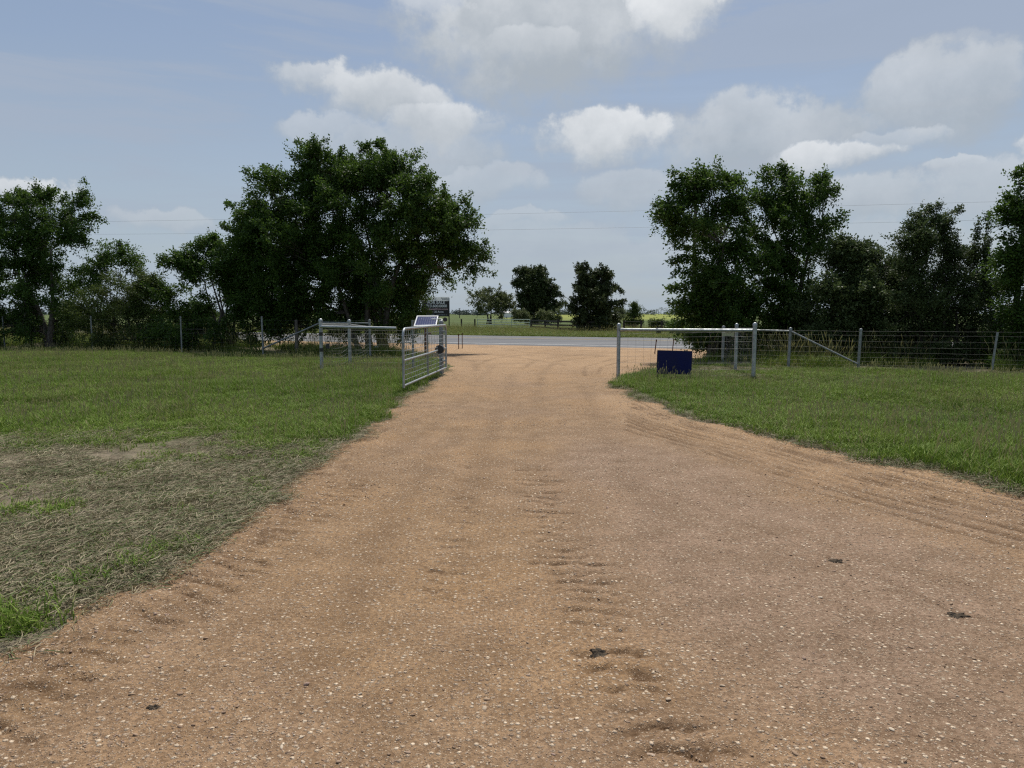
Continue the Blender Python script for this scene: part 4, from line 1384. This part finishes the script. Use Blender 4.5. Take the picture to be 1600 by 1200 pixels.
lw = wing('left gate wing fence with a bright pipe rail ending beside the open gate', [(-5.19, 19.35, 1.41, 0.05), (-4.96, 21.73, 1.37, 0.05)],
          [(-5.19, 19.30, 1.25), (-3.12, 19.2, 1.21)], [(-5.1, 19.36), (-2.75, 20.1)], [(-5.14, 19.4), (-4.96, 21.7), (-5.05, 25.2)], 0.16)
for zc in (1.05, 0.62):
    MB().tube([(-5.19, 19.35, zc - 0.05), (-5.19, 19.35, zc + 0.05)], 0.056, 12).build('black_band', M['black'], lw)
MB().box((-5.03, 19.42, 0.72), (0.1, 0.05, 0.14)).build('black_box', M['black'], lw, False)
rw = wing('right gate wing fence with a bright pipe rail above the blue sign', [(5.77, 16.94, 1.335, 0.050), (6.03, 19.14, 1.29, 0.046)],
          [(2.76, 18.12, 1.19), (5.72, 16.96, 1.20)], [(2.76, 18.14), (5.74, 16.98)], [(5.78, 17.0), (6.03, 19.1), (6.37, 21.4)], 0.1)
pipe_post('post', 2.72, 18.16, 1.305, 0.047, rw, 'galv')
MB().tube([(2.75, 18.14, 1.19), (2.84, 18.10, 1.19)], 0.05, 10).build('rail_collar', M['galv_dull'], rw)
MB().box((3.66, 17.80, 1.19), (0.115, 0.05, 0.13)).build('black_box', M['black'], rw, False)
MB().box((5.22, 17.22, 1.10), (0.29, 0.03, 0.085)).build('cream_plate', M['cream'], rw, False)

# hinge post and gate leaf
hp = empty('gate_post', (-1.9, 19.12, 0), 'thick galvanised hinge post carrying the open gate', 'post')
pipe_post('pipe', -1.9, 19.12, 1.36, 0.062, hp, 'galv_dull')
for zc in (0.35, 1.12):
    MB().box((-1.83, 19.02, zc), (0.09, 0.14, 0.05)).build('hinge', M['galv_dull'], hp, False)
A, Bq = np.array((-1.755, 18.92, 0.0)), np.array((-2.15, 14.05, 0.0))     # hinge end, free end
u_ = (Bq - A) / np.linalg.norm(Bq - A)
GL = np.linalg.norm(Bq - A)
zb, zt = 0.15, 1.30


def gp(s, z, drop=0.0):
    q = A + u_ * s
    return (q[0], q[1], z - drop * s / GL)


gate = empty('gate', (A[0], A[1], 0), 'open galvanised pipe and wire gate swung towards the viewer', 'gate')
cr_ = 0.16
loop = [gp(0, zb)]
loop += [gp(cr_ * (1 - math.cos(t)), zt - cr_ + cr_ * math.sin(t)) for t in np.linspace(0, math.pi / 2, 7)]
loop += [gp(GL - cr_ + cr_ * math.sin(t), zt - cr_ + cr_ * math.cos(t)) for t in np.linspace(0, math.pi / 2, 7)]
loop += [gp(GL, zb - 0.02)]
MB().tube(loop, 0.026, 10).build('frame', M['galv'], gate)
MB().tube([gp(0.0, zb + 0.02), gp(GL, zb + 0.02)], 0.023, 10).build('bottom_rail', M['galv'], gate)
MB().tube([gp(0.0, 0.69), gp(GL, 0.67)], 0.023, 10).build('middle_rail', M['galv'], gate)
MB().tube([gp(GL * 0.5, zb + 0.03), gp(GL * 0.5, zt)], 0.018, 8).build('stile', M['galv_dull'], gate)
mb = MB()
for z in np.arange(zb + 0.13, zt - 0.05, 0.098):
    mb.tube([gp(0.02, z), gp(GL - 0.02, z)], 0.005, 4, caps=False)
for s in np.arange(0.2, GL, 0.2):
    mb.tube([gp(s, zb + 0.03), gp(s, zt)], 0.0035, 4, caps=False)
mb.build('wire_mesh', M['galv'], gate)
MB().box(gp(GL - 0.01, 0.98), (0.05, 0.09, 0.1)).build('latch', M['galv_dull'], gate, False)
MB().tube([gp(GL + 0.02, 0.97), gp(GL + 0.05, 0.8), gp(GL + 0.03, 0.62), gp(GL + 0.02, 0.72)], 0.009, 6).build('chain', M['galv_dull'], gate)
wc = gp(1.15, 0.71)
mb = MB()
mb.tube([(wc[0] + 0.035, wc[1] - 0.05, wc[2]), (wc[0] + 0.05, wc[1] + 0.06, wc[2])], 0.11, 18)
mb.build('opener_disc', M['black'], gate)

# solar panel on its post
sp = empty('solar_panel', (-2.77, 19.9, 0), 'blue solar panel in a white frame above the open gate', 'solar panel')
pipe_post('post', -2.77, 19.9, 1.42, 0.035, sp, 'galv_dull', cap=False)
c0, c1_, c2_, c3_ = (np.array(at(*q)) for q in ((646.5, 509.5, 19.55), (682, 508.5, 19.55), (685, 493.5, 19.95), (651.5, 493.5, 19.95)))
cen = (c0 + c1_ + c2_ + c3_) / 4
exv = unit(c1_ - c0)
eyv = unit((c3_ - c0) - exv * np.dot(c3_ - c0, exv))
nv = np.cross(exv, eyv)
W_, H_ = np.linalg.norm(c1_ - c0), np.dot(c3_ - c0, eyv)


def spt(a, b, h_=0.0):
    q = c0 * (1 - a) * (1 - b) + c1_ * a * (1 - b) + c2_ * a * b + c3_ * (1 - a) * b
    return q + nv * h_


def slab(name, a0, b0_, a1, b1, h0, h1, mat, parent):
    mb = MB()
    vs_ = [spt(a0, b0_, h0), spt(a1, b0_, h0), spt(a1, b1, h0), spt(a0, b1, h0), spt(a0, b0_, h1), spt(a1, b0_, h1), spt(a1, b1, h1), spt(a0, b1, h1)]
    mb.add(vs_, [(3, 2, 1, 0), (4, 5, 6, 7), (0, 1, 5, 4), (1, 2, 6, 5), (2, 3, 7, 6), (3, 0, 4, 7)])
    return mb.build(name, M[mat], parent, False)


slab('backing', 0.01, 0.02, 0.99, 0.98, -0.02, -0.004, 'black', sp)
mb = MB()
NCX, NCY = 9, 2
cells = []
for i in range(NCX):
    for j in range(NCY):
        a0, a1 = 0.05 + 0.9 * i / NCX + 0.004, 0.05 + 0.9 * (i + 1) / NCX - 0.004
        b0_, b1 = 0.07 + 0.86 * j / NCY + 0.008, 0.07 + 0.86 * (j + 1) / NCY - 0.008
        slab('solar_cell', a0, b0_, a1, b1, -0.0035, 0.002, 'cells', sp)
slab('cell_grid', 0.045, 0.06, 0.955, 0.94, -0.0038, -0.0012, 'cell_gap', sp)
for q in ((0, 0, 1, 0.07), (0, 0.93, 1, 1), (0, 0.0701, 0.045, 0.9299), (0.955, 0.0701, 1, 0.9299)):
    slab('frame', *q, -0.02, 0.008, 'white', sp)
MB().tube([(-2.77, 19.9, 1.38), tuple(cen - nv * 0.03)], 0.018, 8).build('bracket', M['galv_dull'], sp)
arm = empty('bracket_arm', (-1.88, 19.25, 0), 'short white pipe arm beside the solar panel', 'pipe')
MB().tube([(-1.88, 19.25, 1.3), (-1.88, 19.25, 1.44), (-1.93, 19.25, 1.455), (-2.2, 19.5, 1.455)], 0.014, 8).build('pipe', M['white'], arm)
MB().tube([(-1.81, 19.3, 1.44), (-1.81, 19.36, 1.44)], 0.06, 14).build('black_cap', M['black'], arm)

# blue yard sign
bs = empty('yard_sign', (3.78, 16.5, 0), 'plain dark navy blue sign standing in the grass below the right rail', 'sign')
Ys = 16.5
q0, q1, q2, q3 = at(1026, 583.5, Ys), at(1080, 585, Ys), at(1081.5, 549, Ys), at(1027.5, 547.5, Ys)
mb = MB()
vs_ = [q0, q1, q2, q3] + [q + np.array((0, 0.012, 0)) for q in (q0, q1, q2, q3)]
mb.add(vs_, [(0, 1, 2, 3), (7, 6, 5, 4), (0, 4, 5, 1), (1, 5, 6, 2), (2, 6, 7, 3), (3, 7, 4, 0)])
mb.build('sign_face', M['navy'], bs, False)
for q in (q0, q1):
    MB().tube([(q[0] + (0.02 if q is q0 else -0.02), Ys + 0.02, gz(q[0], Ys) - 0.1), (q[0] + (0.02 if q is q0 else -0.02), Ys + 0.02, q[2] + 0.5)], 0.009, 6).build('leg', M['black'], bs)
mb = MB()
for a, b in ((q0, q1), (q3, q2)):
    mb.tube([a + (0, .006, 0), b + (0, .006, 0)], 0.008, 6)
for a, b in ((q0, q3), (q1, q2)):
    mb.tube([a + (0, .006, 0), b + (0, .006, 0)], 0.008, 6)
mb.build('frame', M['black'], bs)
# stalks of grass standing in front of the sign
mb = MB()
for (px0, px1, py1) in ((1033, 1028, 568), (1036, 1036.5, 571), (1041.5, 1041, 566), (1046, 1052, 575), (1039, 1036, 575), (1054, 1051, 576), (1056, 1054, 574), (1046, 1048, 582), (1060, 1063, 581)):
    a, b = at(px0, 590, Ys - 0.25), at(px1, py1, Ys - 0.22)
    a[2] = gz(a[0], a[1])
    mb.tube([a, (a + b) / 2 + (0.015, 0, 0.02), b], [0.003, 0.003, 0.002], 4)
    mb.tube([b, b + (0.004, 0, 0.02), b + (0.006, 0, 0.045)], [0.003, 0.009, 0.002], 5)
tag(mb.build('grass_stalks', M['straw']), 'thin seeded grass stalks in front of the blue sign', kind='stuff')

# for-sale board across the road
fs = empty('sale_sign', (-7.9, 75, 0), 'black and white for sale board on dark posts across the road', 'sign')
Yb = 75.0
b0_, b1 = at(660, 494.5, Yb), at(702, 494.5, Yb)
topz, midz, botz = at(680, 464, Yb)[2], at(680, 470.3, Yb)[2], b0_[2]
xa, xb = b0_[0], b1[0]
MB().box(((xa + xb) / 2, Yb, (midz + botz) / 2), (xb - xa, 0.06, midz - botz - 0.004)).build('black_panel', M['sign_black'], fs, False)
MB().box(((xa + xb) / 2, Yb, (midz + topz) / 2), (xb - xa, 0.055, topz - midz)).build('white_panel', M['panel'], fs, False)
for xx in (xa + 0.35, (xa + xb) / 2, xb - 0.03):
    MB().box((xx, Yb + 0.09, topz / 2 - 0.1), (0.11, 0.11, topz)).build('leg', M['dark_wood'], fs, False)
MB().tube([((xa + xb) / 2 + 0.35, Yb + 0.1, botz + 0.1), ((xa + xb) / 2 + 0.0, Yb + 0.5, -0.05)], 0.05, 6).build('brace', M['dark_wood'], fs)


def lettering(txt, cx, cz, size, mat, parent, y, name='lettering', wide=None):
    cu = bpy.data.curves.new(name, 'FONT')
    cu.body = txt
    cu.size = size
    cu.align_x = 'CENTER'
    cu.align_y = 'CENTER'
    cu.extrude = 0.004
    cu.offset = size * 0.02
    ob = bpy.data.objects.new(name + '_tmp', cu)
    COL.objects.link(ob)
    dg = bpy.context.evaluated_depsgraph_get()
    me = bpy.data.meshes.new_from_object(ob.evaluated_get(dg))
    bpy.data.objects.remove(ob)
    me.name = name
    co = np.array([v.co for v in me.vertices])
    kx = (wide / (co[:, 0].max() - co[:, 0].min())) if wide else 1
    for v in me.vertices:
        v.co = (cx + v.co.x * kx, y - v.co.z, cz + v.co.y)
    me.materials.clear()
    me.materials.append(M[mat])
    o = bpy.data.objects.new(name, me)
    COL.objects.link(o)
    o.parent = parent
    o.matrix_parent_inverse = Matrix.Translation(parent.location).inverted()
    return o


cxs = (xa + xb) / 2


def zpx(py):
    return at(680, py, Yb)[2]


yf = Yb - 0.036
lettering('FOR SALE', at(681.5, 470, Yb)[0], zpx(473), 0.40, 'sign_text', fs, yf, wide=1.82)
lettering('713.600.0000', at(682, 470, Yb)[0], zpx(478.3), 0.38, 'sign_text', fs, yf, wide=2.2)
lettering('MidwestCos.com', at(682, 470, Yb)[0], zpx(483), 0.27, 'sign_pink', fs, yf, wide=2.35)
lettering('~ 25 Acres', at(684, 470, Yb)[0], zpx(487.2), 0.27, 'sign_text', fs, yf, wide=1.2)
mb = MB()
for k in range(13):
    if k != 6:
        mb.box((xa + 0.2 + k * (xb - xa - 0.35) / 13 + 0.05, yf, zpx(492)), (0.13 + 0.05 * (k % 3 == 1), 0.01, 0.07))
tag(mb.build('small_print', M['sign_grey'], fs, False), kind='stuff')
mb = MB()
for k, (w_, zz) in enumerate(((0.8, 466), (0.68, 468.2))):
    for j in range(6):
        mb.box((xb - 0.12 - j * w_ / 6, yf, zpx(zz)), (w_ / 9, 0.01, 0.11))
mb.add([(xa + 0.55, yf - .004, zpx(469.5)), (xa + 0.95, yf - .004, zpx(469.5)), (xa + 0.75, yf - .004, zpx(465.6)), (xa + 0.55, yf + .01, zpx(469.5)), (xa + 0.95, yf + .01, zpx(469.5)), (xa + 0.75, yf + .01, zpx(465.6))],
       [(0, 1, 2), (5, 4, 3), (0, 3, 4, 1), (1, 4, 5, 2), (2, 5, 3, 0)])
tag(mb.build('logo_print', M['sign_grey'], fs, False), kind='stuff')

# slim marker stakes at the apron
for (x, y, h_, lean, lab) in ((-2.43, 32.4, 0.68, 0.0, 'thin dark stake on the left apron corner, left of two'), (-2.30, 32.9, 0.70, 0.0, 'thin dark stake on the left apron corner, right of two'),
                              (5.78, 28.8, 0.56, 0.06, 'thin dark leaning stake left above the blue sign'), (6.81, 30.2, 0.55, 0.05, 'thin dark stake directly behind the blue sign')):
    e = empty('marker_stake', (x, y, 0), lab, 'stake', 'thin steel stakes at the apron')
    MB().box((x + lean / 2, y, h_ / 2 - 0.05), (0.035, 0.035, h_ + 0.1), Matrix.Rotation(lean / h_, 3, 'Y')).build('bar', M['rust'], e, False)
    MB().box((x + lean, y - 0.0, h_ - 0.05), (0.05, 0.02, 0.09)).build('tip', M['black'], e, False)
rp = empty('rusty_post', (-3.0, 24.5, 0), 'rusty brown pipe post seen through the open gate', 'post')
MB().tube([(-2.98, 24.5, -0.1), (-2.98, 24.5, 1.2)], 0.045, 10).build('pipe', M['rust'], rp)
MB().box((-2.88, 24.47, 0.92), (0.18, 0.06, 0.07)).build('bracket', M['rust'], rp, False)
for (px_, d_, h_, lab) in ((1295, 24.2, 1.3, 'weathered wooden post in the thicket on the right'), (48, 33.5, 1.1, 'weathered wooden post under the round topped left tree'), (463, 29.0, 1.35, 'weathered wooden post under the largest elm')):
    x = at(px_, 540, d_)[0]
    tag(MB().tube([(x, d_, gz(x, d_) - 0.1), (x + 0.03, d_, h_ * 0.6), (x + 0.02, d_, h_)], [0.075, 0.07, 0.06], 9).build('wooden_post', M['grey_wood']), lab, 'post', 'old wooden posts in the hedge')
x = at(591, 551, 29)[0]
mb = MB().box((x, 28.6, 0.24), (0.17, 0.12, 0.16), Matrix.Rotation(0.3, 3, 'Z'))
mb.box((x, 28.6, 0.08), (0.05, 0.05, 0.2))
tag(mb.build('marker_block', M['white'], smooth=False), 'small white marker under the largest elm', 'marker')

# board fence, pipe gate and pasture fence across the road
bf = empty('board_fence', (3.0, 70, 0), 'dark wooden board fence left of the cedar across the road', 'fence')
bp = [(at(830, 505, 74)[0], 74, 0.95), (at(852, 505, 69)[0], 69, 0.95), (at(872, 505, 63.5)[0], 63.5, 1.12), (at(902, 505, 61.5)[0], 61.5, 1.12), (at(938, 505, 59.5)[0], 59.5, 1.1)]
for (x, y, h_) in bp:
    MB().box((x, y, h_ / 2 - 0.1), (0.17, 0.17, h_ + 0.2)).build('post', M['dark_wood'], bf, False)
for a, b in zip(bp[:-1], bp[1:]):
    for z in (0.27, 0.58, 0.9):
        p, q = np.array((a[0], a[1] - 0.1, z)), np.array((b[0], b[1] - 0.1, z))
        d_ = q - p
        MB().box((p + q) / 2, (np.linalg.norm(d_) - 0.01, 0.035, 0.14), Matrix.Rotation(math.atan2(d_[1], d_[0]), 3, 'Z')).build('plank', M['dark_wood'], bf, False)
pg = empty('pasture_gate', (-4.0, 76, 0), 'long pale green pipe gate across the road', 'gate')
ga, gb = np.array((at(746, 505, 78)[0], 78, 0)), np.array((at(828, 505, 74.2)[0], 74.2, 0))
for z in (0.15, 0.42, 0.68, 0.98):
    MB().tube([ga + (0, 0, z), gb + (0, 0, z)], 0.035, 8).build('bar', M['pale_green'], pg)
for t in (0.0, 0.33, 0.66, 1.0):
    q = ga + (gb - ga) * t
    MB().tube([q + (0, -0.05, 0.12), q + (0, -0.05, 1.0)], 0.03, 8).build('stile', M['pale_green'], pg)
pf = empty('pasture_fence', (0, 80, 0), 'far wire fence on dark posts along the pasture edge', 'fence')
pl = [(at(q, 505, d_)[0], d_) for q, d_ in ((560, 88), (600, 86), (650, 84), (688, 83), (721, 82), (742, 79))]
pr = [(at(q, 505, d_)[0], d_) for q, d_ in ((975, 63), (1002, 62), (1034, 61), (1066, 60), (1105, 58.5), (1150, 57), (1210, 55), (1280, 53))]
for ln in (pl, pr):
    for (x, y) in ln:
        MB().box((x, y, 0.45), (0.16, 0.16, 1.1)).build('post', M['dark_wood'], pf, False)
    mb = MB()
    for z in (0.3, 0.6, 0.9):
        mb.tube([(x, y - 0.09, z) for (x, y) in ln], 0.008, 4, caps=False)
    mb.build('wire', M['wire'], pf)

# utility poles and lines
up_root = empty('utility_pole', (15.4, 60, 0), 'dark wooden utility pole behind the wind swept tree', 'utility pole', 'utility poles')
px0 = at(1082.5, 500, 60)[0]
up_root.location = (px0, 60, 0)
MB().tube([(px0, 60, -0.1), (px0, 60, 5), (px0, 60, 10.6)], [0.19, 0.165, 0.13], 12).build('pole', M['pole_wood'], up_root)
MB().tube([(px0 - 0.02, 60, 10.6), (px0 - 0.02, 60, 10.75)], 0.05, 8).build('insulator', M['galv_dull'], up_root)
p2 = empty('utility_pole', (at(718, 490, 260)[0], 260, 0), 'tiny far utility pole right of the for sale board', 'utility pole', 'utility poles')
xx = p2.location.x
MB().tube([(xx, 260, -0.1), (xx, 260, 3.6)], [0.14, 0.1], 8).build('pole', M['pole_wood'], p2)
MB().box((xx, 260 - 0.14, 3.3), (1.0, 0.12, 0.14)).build('cross_arm', M['pole_wood'], p2, False)


def cable(name, label, ctrl):
    """slack line through (px, py, distance) supports"""
    P = np.array([at(*c) for c in ctrl])
    x_ = P[:, 0]
    X_ = np.linspace(x_[0], x_[-1], 60)
    co_y, co_z = np.polyfit(x_, P[:, 1], 1), np.polyfit(x_, P[:, 2], 2)
    pts = np.stack([X_, np.polyval(co_y, X_), np.polyval(co_z, X_)], -1)
    tag(MB().tube(pts, 0.0065, 4, caps=False).build(name, M['line']), label, 'power line', 'power lines over the road')


cable('power_line', 'upper power line running behind the trees', [(165, 344, 71), (345, 344, 69), (750, 338, 64), (1030, 330, 60.6), (1310, 319, 57), (1580, 314, 53.5)])
cable('power_line', 'lower power line running behind the trees', [(140, 364, 71), (350, 366, 69), (750, 362, 64), (1020, 355.5, 60.6), (1310, 347, 57), (1600, 342, 53.5)])

# pale shed far away between the trees
sh = empty('farm_shed', (at(800, 492, 300)[0], 300, 0), 'tiny white farm shed far off between the mesquite and oak', 'shed')
sx0 = sh.location.x
MB().box((sx0, 300, 0.95), (7, 4, 1.9)).build('wall', M['white'], sh, False)
mb = MB()
mb.add([(sx0 - 3.7, 297.8, 1.9), (sx0 + 3.7, 297.8, 1.9), (sx0 + 3.7, 302.2, 1.9), (sx0 - 3.7, 302.2, 1.9), (sx0 - 3.7, 300, 2.7), (sx0 + 3.7, 300, 2.7)],
       [(0, 1, 5, 4), (2, 3, 4, 5), (0, 4, 3), (1, 2, 5), (3, 2, 1, 0)])
mb.build('roof', M['roofing'], sh, False)
MB().box((sx0 + 1, 297.97, 0.8), (1.2, 0.08, 1.6)).build('door', M['grey_wood'], sh, False)

scene.cycles.use_denoising = False
scene.cycles.filter_width = 1.25
scene.cycles.max_bounces = 6
scene.cycles.diffuse_bounces = 3
scene.cycles.transmission_bounces = 4
scene.cycles.transparent_max_bounces = 6
